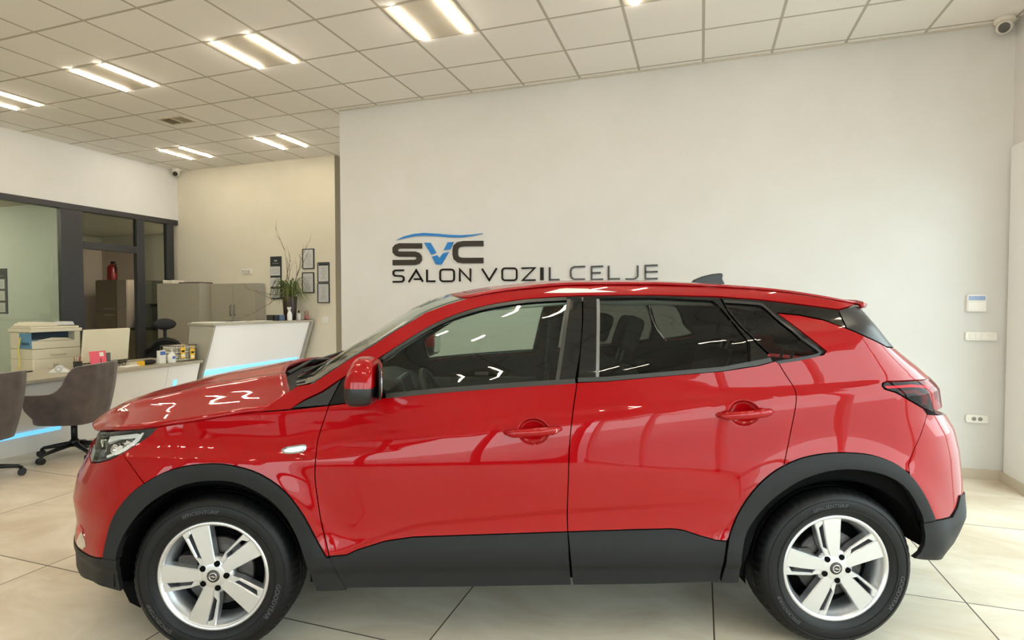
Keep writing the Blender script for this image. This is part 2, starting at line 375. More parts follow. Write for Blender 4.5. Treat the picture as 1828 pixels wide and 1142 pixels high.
# ---- wall lettering on the feature wall
mat('letter_black', '#2c261f', 0.3); mat('letter_blue', '#1c78c4', 0.3)
mat('letter_metal', '#37322e', 0.12, metal=1.0)
def on_wall(px, py, Y):
    d = FWD+RGT*((px-914)/FPX)+UPV*((571-py)/FPX); t = Y/d.y
    return (d.x*t, CAMH+d.z*t)
def sp(x, y): return on_wall(600+x/2.856, 380+y/2.856, YB)
sign = empty('wall_lettering', (*[(-3.4)], YB, 1.7)); tag(sign, 'raised wall lettering reading SVC SALON VOZIL CELJE above the red car', 'wall sign')
sign.location = (-3.4, YB, 1.7)
def letter_poly(polys, name, mname, depth=0.012):
    mb = MB()
    for P in polys:
        mb.prism([(x+3.4, z-1.7) for x, z in P], -depth, -0.001, axis=1)
    return mb.build(name, mname, sign)
def stroke(pts, th, closed=False):
    """polyline in crop pixels -> quads with mitred joints, in wall metres"""
    P = [np.array(p, float) for p in pts]; N = len(P); L = []; Rr = []
    for i in range(N):
        a = P[i-1] if (i > 0 or closed) else None; b_ = P[(i+1) % N] if (i < N-1 or closed) else None
        d1 = (P[i]-a)/np.linalg.norm(P[i]-a) if a is not None else None
        d2 = (b_-P[i])/np.linalg.norm(b_-P[i]) if b_ is not None else None
        if d1 is None: d1 = d2
        if d2 is None: d2 = d1
        n1 = np.array([-d1[1], d1[0]]); n2 = np.array([-d2[1], d2[0]]); n = n1+n2; n /= np.linalg.norm(n)
        k = th/2/max(0.45, float(n@n1)); L.append(P[i]+n*k); Rr.append(P[i]-n*k)
    out = []
    for i in range(N if closed else N-1):
        j = (i+1) % N; out.append([sp(*q) for q in (L[i], L[j], Rr[j], Rr[i])])
    return out
def rr(x0, y0, x1, y1, r=14, n=4):
    P = []
    for cx, cy, a0 in ((x1-r, y0+r, -90), (x1-r, y1-r, 0), (x0+r, y1-r, 90), (x0+r, y0+r, 180)):
        for k in range(n+1):
            t = math.radians(a0+90*k/n); P.append((cx+r*math.cos(t), cy+r*math.sin(t)))
    return P
letter_poly(stroke([(440,168),(325,168),(311,173),(303,182),(303,197),(311,206),(325,210),(405,210),(418,215),(425,224),(425,238),(418,247),(405,252),(290,253)], 27), 'letter', 'letter_black')
letter_poly(stroke([(752,156),(650,157),(625,162),(612,175),(609,192),(609,212),(613,228),(626,239),(650,243),(752,242)], 28), 'letter', 'letter_black')
letter_poly([[sp(*q) for q in P] for P in ([(450,152),(483,152),(512,203),(487,213)], [(570,150),(600,148),(583,185),(550,190)], [(490,223),(517,216),(528,232),(510,262)], [(528,232),(546,206),(576,199),(540,262),(510,262)])], 'letter', 'letter_blue')
top = [(310,138),(350,119),(400,107),(450,102),(520,106),(580,112),(640,114),(700,110),(750,103)]
bot = [(310,138.5),(350,129),(400,119),(450,116),(520,119),(580,124),(640,125),(700,117),(750,104)]
letter_poly([[sp(*q) for q in (top[i], top[i+1], bot[i+1], bot[i])] for i in range(8)], 'swoosh', 'letter_blue')
TH = 8.5
SM = [[([(348,292),(302,293),(294,299),(294,313),(302,320),(338,322),(346,328),(346,343),(338,350),(290,351)],0)],
      [([(372,352),(410,292),(444,350)],0),([(398,337),(437,337)],0)], [([(465,289),(465,348),(508,348)],0)], [(rr(532,288,603,348),1)],
      [([(632,349),(632,287),(686,345),(686,283)],0)], [([(745,284),(782,343),(820,281)],0)], [(rr(848,282,922,343),1)],
      [([(946,282),(1014,280),(952,343),(1018,342)],0)], [([(1046,278),(1046,343)],0),([(1055,278),(1055,343)],0)], [([(1090,277),(1090,341),(1140,340)],0)],
      [([(1270,273),(1216,275),(1202,282),(1197,295),(1197,320),(1203,332),(1216,338),(1270,338)],0)],
      [([(1362,272),(1303,274),(1303,340),(1362,338)],0),([(1303,306),(1350,305)],0)], [([(1390,270),(1390,337),(1448,336)],0)],
      [([(1538,268),(1538,322),(1530,333),(1516,337),(1475,337)],0)], [([(1640,267),(1577,269),(1577,336),(1640,334)],0),([(1577,301),(1640,299)],0)]]
for L_ in SM:
    polys = []
    for pts, cl in L_: polys += stroke(pts, TH, bool(cl))
    letter_poly(polys, 'letter', 'letter_metal')

# ---- small fittings on the feature wall
mat('plastic_white', '#e9e6df', 0.35); mat('screen_blue', '#8fa3c9', 0.25); mat('socket_grey', '#8d8a84', 0.5); mat('plastic_grey', '#bdb9b0', 0.4)
def wallbox(name, pxa, pxb, label, cat, Y=YB, dep=0.02, mname='plastic_white', r=0.006):
    xa, za = on_wall(*pxa, Y); xb, zb_ = on_wall(*pxb, Y)
    cx, cz = (xa+xb)/2, (za+zb_)/2; hw, hh = abs(xb-xa)/2, abs(za-zb_)/2
    e = empty(name, (cx, Y, cz)); tag(e, label, cat)
    MB().rbox((-hw, -dep, -hh), (hw, -0.0005, hh), r*2, axis=1).build('plate', mname, e, bevel=0.003)
    return e, hw, hh
e, hw, hh = wallbox('alarm_keypad', (1724, 526), (1758, 556), 'white alarm keypad with blue screen on the wall above the light switches', 'keypad', dep=.03)
MB().box((-hw*.85, -.033, hh*.35), (hw*.85, -.029, hh*.85)).build('screen', 'screen_blue', e)
MB().box((-hw*.9, -.036, -hh*.8), (hw*.8, -.029, hh*.15)).build('flap', 'plastic_white', e, bevel=.002)
e, hw, hh = wallbox('light_switch', (1722, 592), (1778, 608), 'white four-rocker light switch plate below the alarm keypad', 'light switch')
for i in range(4):
    x = -hw*.8+i*hw*.4; MB().box((x+.003, -.025, -hh*.6), (x+hw*.38, -.019, hh*.6)).build('rocker', 'plastic_white', e, bevel=.0015)
e, hw, hh = wallbox('wall_socket', (1723, 739), (1762, 755), 'white double power socket low on the wall behind the car tail', 'power socket')
for s_ in (-1, 1): MB().lathe([(0, -.0205), (.016, -.0205), (.018, -.0195), (.018, -.018)], 20, 'y', (s_*.022, 0, 0)).build('socket_well', 'socket_grey', e)
e, hw, hh = wallbox('wall_socket', (432, 480), (450, 489), 'small cream wall plate on the far wall above the grey cabinets', 'wall plate', Y=YF)
for i in range(3): MB().box((-hw*.8+i*hw*.55, -.024, -hh*.5), (-hw*.8+i*hw*.55+hw*.42, -.019, hh*.5)).build('rocker', 'plastic_grey', e)
e, hw, hh = wallbox('light_switch', (575, 565), (586, 577), 'small round-cornered white switch on the far wall below the framed certificates', 'light switch', Y=YF, dep=.012, r=.02)
MB().box((-hw*.6, -.016, -hh*.6), (hw*.6, -.011, hh*.6)).build('rocker', 'plastic_white', e, bevel=.002)

# ================================================================== CAR
m = mat('car_paint', '#920107', 0.45, metal=0.15, coat=0.72, coatr=0.010, spec=0.03)
mat('cladding', '#19191a', 0.55, spec=0.25); mat('gloss_black', '#030304', 0.05); mat('trim_black', '#161618', 0.38)
mat('liner_black', '#050505', 0.9, spec=0.1); mat('chrome', '#d8d8da', 0.08, metal=1.0); mat('alloy', '#d2d3d6', 0.34, metal=0.9)
mat('brake_metal', '#4a4644', 0.45, metal=0.7); mat('lens_white', '#e8e8e6', 0.15, coat=1); mat('mirror_glass', '#d8dcdf', 0.02, metal=1.0)
mat('lamp_red_inner', '#a8101a', 0.3); mat('seat_fabric', '#26262a', 0.85); mat('interior_grey', '#3a3c3e', 0.7); mat('headliner', '#dddcd6', 0.9)
mat('screen_dark', '#20262a', 0.1); mat('interior_black', '#141416', 0.6); mat('silver_trim', '#7c7d7e', 0.35, metal=0.8); mat('window_seal', '#2c2a27', 0.35); mat('drl_white', '#f2f2ee', 0.25, coat=1)
mat('indicator_amber', '#b0662a', 0.3, coat=1)
m = mat('tyre_rubber', '#08080a', 0.5, spec=0.3)
mat('tyre_text', '#48484c', 0.45)
glassy('front_glass', '#d4e2da'); glassy('rear_glass', '#969b95', refl=.75, ior=1.45); glassy('screen_glass', '#cfdcd4'); glassy('lamp_cover', '#f0f2f2', ior=1.5)
glassy('tail_cover', '#e0505a', refl=.5, ior=1.4)

CYAW = 0.35114746; CC, CS = math.cos(CYAW), math.sin(CYAW)
CORG = (-0.99022075, 3.07664843)
car = empty('car', (CORG[0], CORG[1], 0), CYAW)
tag(car, 'shiny red five-door crossover car with black lower cladding and silver alloy wheels', 'car')
_co = np.array([-(CC*CORG[0]+CS*CORG[1]), -(-CS*CORG[0]+CC*CORG[1]), CAMH])
def _ray(px, py):
    d = np.array(FWD+RGT*((px-914)/FPX)+UPV*((571-py)/FPX))
    return np.array([CC*d[0]+CS*d[1], -CS*d[0]+CC*d[1], d[2]])
def loc(px, py, y):
    """point of the car (car axes) seen at a photo pixel, at lateral distance y"""
    d = _ray(px, py); return _co+d*((y-_co[1])/d[1])

# ---- the car's side surface: half width W at (x, z)
def pchip(zk, yk, z):
    h = np.diff(zk, axis=1); d = np.diff(yk, axis=1)/h; m = np.zeros_like(yk)
    w1 = 2*h[:, 1:]+h[:, :-1]; w2 = h[:, 1:]+2*h[:, :-1]
    with np.errstate(divide='ignore', invalid='ignore'): hm = (w1+w2)/(w1/d[:, :-1]+w2/d[:, 1:])
    m[:, 1:-1] = np.where(d[:, :-1]*d[:, 1:] > 0, hm, 0); m[:, 0] = d[:, 0]; m[:, -1] = d[:, -1]
    zz = np.clip(z, zk[:, 0], zk[:, -1]); i = np.clip((zz[:, None] >= zk[:, 1:-1]).sum(1), 0, zk.shape[1]-2)
    r = np.arange(len(z)); hh = h[r, i]; t = (zz-zk[r, i])/hh
    y0, y1, m0, m1 = yk[r, i], yk[r, i+1], m[r, i]*hh, m[r, i+1]*hh
    return (1+2*t)*(1-t)**2*y0+t*(1-t)**2*m0+t*t*(3-2*t)*y1+t*t*(t-1)*m1
ZT = np.array([.10,.2,.3,.4,.5,.6,.7,.8,.9,1.0,1.1,1.2,1.3,1.4,1.5,1.6])
LF = np.array([.66,.705,.769,.768,.754,.787,.764,.703,.669,.66,.64,.6,.6,.6,.6,.6])
LR = np.array([.55,.60,.68,.777,.854,.844,.83,.815,.784,.699,.68,.564,.416,.33,.318,.25])
XF, XR, PF, PR = -1.5, 1.45, 2.5, 2.6
def zcrease(x): return 1.008+.098*np.asarray(x, float)
def zlow(x): return np.interp(x, [-1.0, -.78, -.66, -.58, -.5, -.43, .126, .6, 1.0], [.40, .455, .51, .54, .562, .575, .621, .645, .66])
DENTS = []      # door handle cups: (x, z, rx, rz, depth)
def W(x, z):
    x = np.asarray(x, float); z = np.asarray(z, float); sh = np.broadcast(x, z).shape
    x = np.broadcast_to(x, sh).ravel(); z = np.broadcast_to(z, sh).ravel(); o = np.ones(len(x))
    zc = zcrease(x); zb = zc+.145
    K = [(.06*o, .78), (.16*o, .845), (.26*o, .890), (.335*o, .895), (.375*o, .899), (.40*o, .912), (.44*o, .913), (.54*o, .901), (.62*o, .898), (.70*o, .898), (.78*o, .8965), (.85*o, .892),
         (zc-.05, .880), (zc-.012, .869), (zc+.012, .859), (zc+.07, .842), (zb, .822), (zb+.08, .788), (np.maximum(1.42, zb+.14), .705), (1.49*o, .655), (1.535*o, .618), (1.575*o, .56), (1.60*o, .50), (1.63*o, .40)]
    zk = np.stack([k[0] for k in K], 1); yk = np.stack([k[1]*o for k in K], 1)
    for j in range(1, zk.shape[1]): zk[:, j] = np.maximum(zk[:, j], zk[:, j-1]+.012)
    y = pchip(zk, yk, z)
    # lower style line on the doors
    a = np.clip((x+.95)/.25, 0, 1)*np.clip((1.0-x)/.9, 0, 1); t = np.clip((zlow(x)+.006-z)/.022, 0, 1)
    y = y-.004*a*t*t*(3-2*t)*np.clip((z-.30)/.12, 0, 1)
    for xa in (-1.3375, 1.3375):
        r = np.hypot(x-xa, z-.345); y = y+.018*np.exp(-((r-.47)/.075)**2)*(z > .1)
    y = y*(1-.10*np.clip((x-.6)/1.2, 0, 1.5)**2*np.clip((z-1.1)/.4, 0, 1))
    y = y*(1-.035*np.clip((-x-.9)/.6, 0, 1)**2*np.clip((z-.5)/.4, 0, 1))
    for dx, dz, rx, rz, dp in DENTS:
        q = np.clip(1-((x-dx)/rx)**2-((z-dz)/rz)**2, 0, 1); y = y-dp*q**.6
    lf = np.interp(z, ZT, LF); lr = np.interp(z, ZT, LR)
    tf = np.clip((XF-x)/lf, 0, 1); tr = np.clip((x-XR)/lr, 0, 1)
    y = y*np.sqrt(np.maximum(0, 1-tf**PF))*np.sqrt(np.maximum(0, 1-tr**PR))
    return y.reshape(sh)


def surf(px, py):
    """(x, z) where the sight line of a photo pixel meets the car's side surface"""
    d = _ray(px, py); ys = np.linspace(-1.05, -0.15, 361)
    P = _co[None]+d[None]*((ys-_co[1])/d[1])[:, None]
    f = -P[:, 1]-W(P[:, 0], P[:, 2])
    k = np.where((f[:-1] > 0) & (f[1:] <= 0))[0]
    if len(k) == 0:
        i = int(np.argmin(np.abs(f))); return float(P[i, 0]), float(P[i, 2])
    a, b_ = ys[k[0]], ys[k[0]+1]
    for _ in range(30):
        mid = (a+b_)/2; p = _co+d*((mid-_co[1])/d[1]); g = -p[1]-W(p[0], p[2])[()]
        if g > 0: a = mid
        else: b_ = mid
    p = _co+d*((a-_co[1])/d[1]); return float(p[0]), float(p[2])
# traced outlines come from five crops of the photograph
_CR = {'A': (100, 620, 2.1885), 'B': (480, 480, 3.1517), 'C': (1000, 480, 2.4703), 'D': (1260, 760, 2.99), 'E': (540, 680, 2.0311)}
def T(crop, *pts):
    ox, oy, s = _CR[crop]; return [surf(ox+x/s, oy+y/s) for x, y in pts]
def Wp(*pts): return [tuple(p) for p in pts]
def smooth(P, n=4, closed=False):
    """Catmull-Rom through the points"""
    P = [np.array(p, float) for p in P]; out = []; N = len(P)
    for i in range(N if closed else N-1):
        p0 = P[i-1] if (i > 0 or closed) else P[0]; p1 = P[i]; p2 = P[(i+1) % N]; p3 = P[(i+2) % N] if (i+2 < N or closed) else P[-1]
        for k in range(n):
            t = k/n; out.append(tuple(0.5*((2*p1)+(-p0+p2)*t+(2*p0-5*p1+4*p2-p3)*t*t+(-p0+3*p1-3*p2+p3)*t**3)))
    if not closed: out.append(tuple(P[-1]))
    return out
# u = x stretched near nose and tail so that the wrap-around stays evenly sampled
def x2u(x, z):
    x = np.asarray(x, float); lf = np.interp(z, ZT, LF); lr = np.interp(z, ZT, LR)
    tf = np.clip((XF-x)/lf, 0, 1); tr = np.clip((x-XR)/lr, 0, 1)
    return np.where(x < XF, XF-lf*np.arcsin(tf), np.where(x > XR, XR+lr*np.arcsin(tr), x))
def u2x(u, z):
    u = np.asarray(u, float); lf = np.interp(z, ZT, LF); lr = np.interp(z, ZT, LR)
    return np.where(u < XF, XF-lf*np.sin(np.clip((XF-u)/lf, 0, math.pi/2)), np.where(u > XR, XR+lr*np.sin(np.clip((u-XR)/lr, 0, math.pi/2)), u))
def S3(u, z, off=0.0):
    """surface point (near side) in u, z; off pushes outward along the normal"""
    u = np.asarray(u, float); z = np.asarray(z, float)
    x = u2x(u, z); P = np.stack([x, -W(x, z), z+0*x], -1)
    if np.any(off): P = P+np.asarray(off)[..., None]*nrm(u, z) if np.ndim(off) else P+off*nrm(u, z)
    return P
def nrm(u, z):
    e = 1.5e-3
    lim_f = XF-np.interp(z, ZT, LF)*math.pi/2; lim_r = XR+np.interp(z, ZT, LR)*math.pi/2
    uc = np.clip(u, lim_f+2*e, lim_r-2*e)
    du = S3(uc+e, z)-S3(uc-e, z); dz = S3(uc, z+e)-S3(uc, z-e)
    n = np.cross(du, dz); n /= np.linalg.norm(n, axis=-1, keepdims=True)+1e-12
    return n*np.where(n[..., 1:2] > 0.02, -1, 1)
def inpoly(P, poly):
    P = np.asarray(P); q = np.asarray(poly); x, y = P[:, 0], P[:, 1]; c = np.zeros(len(P), bool); j = len(q)-1
    for i in range(len(q)):
        xi, yi = q[i]; xj, yj = q[j]
        k = ((yi > y) != (yj > y))
        if abs(yj-yi) > 1e-12: c ^= k & (x < (xj-xi)*(y-yi)/(yj-yi)+xi)
        j = i
    return c
def resample(poly, step):
    out = []
    for i in range(len(poly)):
        a = np.array(poly[i], float); b_ = np.array(poly[(i+1) % len(poly)], float); d = np.linalg.norm(b_-a)
        if d < 1e-5: continue
        n = max(1, int(math.ceil(d/step)))
        for k in range(n): out.append(a+(b_-a)*k/n)
    return np.array(out)
def inset(P, d):
    """move a closed outline inward by d"""
    N = len(P); ar = 0.5*np.sum(P[:, 0]*np.roll(P[:, 1], -1)-np.roll(P[:, 0], -1)*P[:, 1]); s = 1 if ar > 0 else -1
    a = P-np.roll(P, 1, 0); b_ = np.roll(P, -1, 0)-P
    a /= np.linalg.norm(a, axis=1, keepdims=True)+1e-12; b_ /= np.linalg.norm(b_, axis=1, keepdims=True)+1e-12
    n1 = np.stack([-a[:, 1], a[:, 0]], 1)*s; n2 = np.stack([-b_[:, 1], b_[:, 0]], 1)*s
    n = n1+n2; n /= np.linalg.norm(n, axis=1, keepdims=True)+1e-12
    k = d/np.maximum(0.6, np.sum(n*n1, 1)); return P+n*k[:, None]
def dist_poly(P, Q):
    a = Q; b_ = np.roll(Q, -1, 0); d = b_-a; L2 = np.sum(d*d, 1)+1e-12; D = np.full(len(P), 1e9)
    for i in range(len(Q)):
        t = np.clip(((P-a[i])@d[i])/L2[i], 0, 1); D = np.minimum(D, np.linalg.norm(P-(a[i]+t[:, None]*d[i]), axis=1))
    return D
FEAT = {}
def panel(name, outline, mname, parent, holes=(), gap=0.0022, step=0.022, off=0.0, lip=0.02, both=True, merge=False, fine=(), flat=False, bev=0.0015, isu=False):
    """a body panel: outline in (x, z) on the side surface, meshed, with folded-in edges. both: also the mirrored copy.
    merge: both sides in one mesh (parts that wrap round the nose or tail)"""
    def prep(o, g):
        o = np.array(o, float)
        if not isu: o = np.stack([x2u(o[:, 0], o[:, 1]), o[:, 1]], 1)
        o = resample(o, step)
        return inset(o, g) if g else o
    outer = prep(outline, gap); hs = [prep(h, -gap) for h in holes]
    (u0, z0), (u1, z1) = outer.min(0), outer.max(0)
    us = np.arange(u0+step*.5, u1, step); pts = []
    G = np.array([(a, b_) for a in us for b_ in np.arange(z0+step*.5, z1, step)]).reshape(-1, 2)
    # keep the regular points away from the style lines, and put rows on the style lines
    rows = []
    for fl in (zcrease, zlow):
        zz = fl(us)
        for o_ in (-.022, -.013, -.006, 0, .006, .013, .022):
            rows.append(np.stack([us, zz+o_], 1))
        if len(G): G = G[np.abs(G[:, 1]-fl(G[:, 0])) > .030]
    for (cu, cz, ru, rz) in fine:
        if len(G): G = G[((G[:, 0]-cu)/(ru*1.35))**2+((G[:, 1]-cz)/(rz*1.35))**2 > 1]
        rows = [r_[((r_[:, 0]-cu)/(ru*1.35))**2+((r_[:, 1]-cz)/(rz*1.35))**2 > 1] for r_ in rows]
        for k in range(1, 10):
            f_ = k/7.2; n = 10+5*k; t = np.linspace(0, 2*math.pi, n, endpoint=False)+k*.3
            rows.append(np.stack([cu+ru*f_*np.cos(t), cz+rz*f_*np.sin(t)], 1))
    G = np.concatenate([G]+rows) if rows else G
    ok = inpoly(G, outer) & (dist_poly(G, outer) > step*.4)
    for h in hs: ok &= ~inpoly(G, h) & (dist_poly(G, h) > step*.4)
    G = G[ok]
    loops = [outer]+hs; V2 = []; E2 = []
    for L_ in loops:
        o = len(V2); V2 += [tuple(p) for p in L_]; E2 += [(o+i, o+(i+1) % len(L_)) for i in range(len(L_))]
    V2 += [tuple(p) for p in G]
    vo, eo, fo, ov, oe, of = delaunay_2d_cdt([Vector(p) for p in V2], E2, [], 0, 1e-5)
    V2 = np.array([tuple(v) for v in vo]); F2 = np.array([tuple(f) for f in fo])
    cen = V2[F2].mean(1); ok = inpoly(cen, outer)
    for h in hs: ok &= ~inpoly(cen, h)
    F2 = F2[ok]
    area = np.abs(np.cross(V2[F2[:, 1]]-V2[F2[:, 0]], V2[F2[:, 2]]-V2[F2[:, 0]])); F2 = F2[area > 1e-9]
    # boundary edges
    cnt = {}
    for f in F2:
        for a, b_ in ((f[0], f[1]), (f[1], f[2]), (f[2], f[0])): cnt[(min(a, b_), max(a, b_))] = cnt.get((min(a, b_), max(a, b_)), []) + [(a, b_)]
    bed = [v[0] for v in cnt.values() if len(v) == 1]
    bset = sorted({i for e in bed for i in e}); 
    P3 = S3(V2[:, 0], V2[:, 1], off); N3 = nrm(V2[:, 0], V2[:, 1])
    # tip vertices of merged panels must sit exactly on the centre line
    if merge: P3[np.abs(P3[:, 1]) < 4e-3, 1] = 0.0
    fn = np.cross(P3[F2[:, 1]]-P3[F2[:, 0]], P3[F2[:, 2]]-P3[F2[:, 0]]); flipm = np.sum(fn*N3[F2].mean(1), 1) < 0
    F2[flipm] = F2[flipm][:, ::-1]
    V = [tuple(p) for p in P3]; Nn = [tuple(n) for n in N3]; F = [tuple(int(i) for i in f) for f in F2]
    if lip:
        cnt = {}
        for f in F:
            for a, b_ in ((f[0], f[1]), (f[1], f[2]), (f[2], f[0])): cnt[(min(a, b_), max(a, b_))] = cnt.get((min(a, b_), max(a, b_)), []) + [(a, b_)]
        for v in cnt.values():
            if len(v) != 1: continue
            a, b_ = v[0]
            if merge and V[a][1] == 0 and V[b_][1] == 0: continue
            A, B = P3[a], P3[b_]; An, Bn = A-N3[a]*lip, B-N3[b_]*lip
            o = len(V); V += [tuple(A), tuple(B), tuple(Bn), tuple(An)]
            n = np.cross(An-A, B-A); n /= np.linalg.norm(n)+1e-12; n = -n if np.dot(n, np.cross(B-A, N3[a])) < 0 else n
            Nn += [tuple(n)]*4
            q = (o, o+3, o+2, o+1); F.append(q)
            nn = np.cross(An-A, Bn-A)
            if np.dot(nn, n) < 0: F[-1] = q[::-1]
    def mk(V, F, Nn, nm):
        me = bpy.data.meshes.new(nm); me.from_pydata(V, [], F); me.update()
        me.polygons.foreach_set('use_smooth', [True]*len(me.polygons))
        if not flat: me.normals_split_custom_set_from_vertices(Nn)
        me.materials.append(MATS[mname]); o = bpy.data.objects.new(nm, me); COL.objects.link(o); o.parent = parent; return o
    mir = lambda V: [(x, -y, z) for x, y, z in V]
    if merge:
        n = len(V); o = mk(V+mir(V), F+[tuple(i+n for i in reversed(f)) for f in F], Nn+mir(Nn), name)
        if merge == 'weld':
            pass
        return o
    o = mk(V, F, Nn, name)
    if both: 
        o2 = mk(mir(V), [tuple(reversed(f)) for f in F], mir(Nn), name); o['_pair'] = o2.name
    return o
def pair(o): return bpy.data.objects[o['_pair']]

# ---- outlines traced on the side surface
belt_f = T('B', (335,768),(500,748),(660,722),(1000,690),(1400,660),(1722,640))
belt_r = T('C', (75,500),(200,495),(480,470),(720,450),(880,425),(945,407))
seamF = smooth(T('E', (96,88),(75,150),(55,215),(47,290),(45,350),(55,430),(68,510),(85,580),(97,635)), 3)
seamM_top = T('C', (100,118),(98,250),(88,370),(75,500))
seamM_low = smooth(T('C', (75,500),(60,600),(48,700),(40,800),(37,900))+T('E', (961,440),(960,490),(962,546)), 3)
seamR = smooth(T('C', (945,407),(962,414),(990,460),(1020,505),(1036,535),(1041,565),(1036,620),(1020,700),(1003,785),(987,866)), 3)
clad_f = T('E', (97,635),(160,630),(200,611),(300,580),(400,565),(600,558),(962,546))
clad_r = T('E', (962,546),(1200,538),(1340,535),(1380,540),(1440,560),(1500,577),(1538,580))
archF_out = smooth(T('A', (187,822),(195,770),(215,690),(245,630),(290,575),(345,532),(420,490),(500,465),(580,455),(650,455),(730,470),(800,495),(870,540),(920,590),(970,660),(1010,735),(1040,790),(1056,818)), 2)
archF_in = smooth(T('A', (240,830),(246,790),(270,730),(310,670),(360,615),(430,568),(510,533),(600,519),(690,523),(760,548),(830,588),(885,640),(930,710),(962,790),(985,860),(1005,910),(1022,948)), 2)
archR_out = smooth(T('D', (120,610),(130,570),(165,480),(215,395),(275,320),(340,260),(410,215),(500,175),(600,152),(700,143),(800,145),(880,155),(960,180),(1030,215),(1090,265),(1140,330),(1180,400),(1210,470),(1222,502)), 2)
archR_in = smooth(T('D', (172,832),(183,745),(190,690),(205,600),(235,530),(280,465),(340,400),(410,345),(480,300),(560,265),(650,240),(750,230),(850,238),(930,255),(1010,290),(1075,345),(1120,420),(1145,470),(1155,515)), 2)
def near_i(P, q): return int(np.argmin([math.hypot(p[0]-q[0], p[1]-q[1]) for p in P]))
iR = near_i(archR_out, seamR[-1]); bump_r = T('D', (1086,246),(1083,205),(1110,130),(1140,60))+T('C', (1578,760),(1600,700),(1618,640))
iB = near_i(archR_out, bump_r[0]); iF = near_i(archF_out, T('A', (345,532))[0])
bump_f = T('A', (345,532),(310,485),(285,450),(262,412))
lamp = T('A', (150,372),(165,327),(245,325),(330,319),(395,312),(370,340),(320,375),(262,412),(215,435),(170,448),(137,450),(127,430),(130,400))
xlim = lambda z, sgn, f: (XF-np.interp(z, ZT, LF)*f) if sgn < 0 else (XR+np.interp(z, ZT, LR)*f)
DENTS += [(*surf(540+838/2.0311, 680+184/2.0311), .064, .052, .026), (*surf(540+1602/2.0311, 680+117/2.0311), .064, .052, .026)]

# ---- doors
fd = panel('front_door', seamF+clad_f[1:]+seamM_low[::-1][1:]+belt_f[::-1][1:-1], 'car_paint', car, fine=[DENTS[0][:4]])
rd = panel('rear_door', seamM_low+clad_r[1:]+archR_out[1:iR]+seamR[::-1]+belt_r[::-1][1:-1], 'car_paint', car, fine=[DENTS[1][:4]])
cb = T('E', (975,738),(560,745),(155,750)); o = panel('door_cladding', clad_f+T('E', (967,640))+cb+T('E', (120,690)), 'cladding', fd, off=.004); pair(o).parent = pair(fd)
o = panel('door_cladding', clad_r+T('E', (1530,640),(1512,730),(1240,735),(981,738),(971,640)), 'cladding', rd, off=.004); pair(o).parent = pair(rd)
# ---- fender, quarter panel, bumpers
fender = panel('fender', T('A', (395,312),(560,287),(700,262),(790,253),(920,243))+T('B', (335,768))[0:0]+seamF+archF_out[::-1][:len(archF_out)-iF]+bump_f[1:]+T('A', (320,375),(370,340)), 'car_paint', car)
zt = T('C', (1640,484))[0][1]; zk_ = T('C', (1505,378))[0][1]
quarter = panel('quarter_panel', seamR[1:]+archR_out[iR:iB]+bump_r+T('C', (1600,615),(1540,580),(1480,545),(1430,530),(1419,515),(1422,504),(1440,495),(1560,490),(1625,485))
   + [(float(xlim(z, 1, .93)), float(z)) for z in np.linspace(zt, zk_, 6)]+T('C', (1440,345),(1350,300),(1262,262),(1160,225),(1060,205),(957,195),(1012,235),(1082,290),(1152,345),(1174,362),(1162,378),(1050,398)), 'car_paint', car)
fb = panel('front_bumper', [(float(xlim(z, -1, 1)), float(z)) for z in np.linspace(.845, .42, 12)]+T('A', (95,790),(130,812))+archF_out[:iF+1]+bump_f[1:]+T('A', (215,436),(170,449),(137,451))+[(float(xlim(.845, -1, .8)), .845)], 'car_paint', car, merge=True)
o = panel('bumper_skirt', [(float(xlim(z, -1, 1)), float(z)) for z in np.linspace(.415, .20, 8)]+T('A', (150,915),(200,937),(256,952),(244,890),(240,830),(187,823),(130,813),(95,791)), 'cladding', fb, merge=True, off=.003)
rb = panel('rear_bumper', [(float(xlim(z, 1, 1)), float(z)) for z in np.linspace(.50, .93, 12)]+[(float(xlim(.955, 1, .84)), .955)]+T('C', (1618,641))+bump_r[::-1][1:]+archR_out[iB:]+T('D', (1300,487),(1335,435),(1350,375)), 'car_paint', car, merge=True)
o = panel('bumper_skirt', T('D', (1352,368),(1337,433),(1310,485),(1222,503),(1155,515),(1165,580),(1160,630),(1140,672),(1104,704))+[(float(xlim(z, 1, 1)), float(z)) for z in np.linspace(.24, .49, 8)], 'cladding', rb, merge=True, off=.006)
MB().box((2.29, -.26, .56), (2.305, .26, .67)).build('plate_recess', 'trim_black', rb)
# arch claddings
panel('wheel_arch_trim', archF_out+T('A', (1075,819),(1100,880),(1138,945))+archF_in[::-1], 'cladding', car, off=.008, lip=.035)
panel('wheel_arch_trim', archR_out+archR_in[::-1]+T('D', (75,832),(95,760),(110,680)), 'cladding', car, off=.008, lip=.035)
# ---- pillars, roof rails
rail_lo = T('B', (115,785),(200,735),(300,688),(415,612),(520,555),(620,500),(700,450),(800,385),(900,325),(1000,275),(1100,238),(1200,210),(1300,190),(1400,175),(1500,165),(1600,157),(1762,150))+T('C', (400,115),(700,122),(880,135),(1060,156),(1225,178))
rail_up = T('C', (1300,156),(1200,136),(1100,119),(1000,104),(900,94),(750,83),(600,77),(430,71),(200,70),(0,73))+T('B', (1500,107),(1400,117),(1300,129),(1200,147),(1100,169),(1000,199),(880,245),(800,294),(700,354),(600,419),(450,508),(350,573),(245,643),(160,657))
panel('roof_pillar', T('A', (792,252),(916,242))+rail_lo[1:]+rail_up, 'car_paint', car, step=.018)
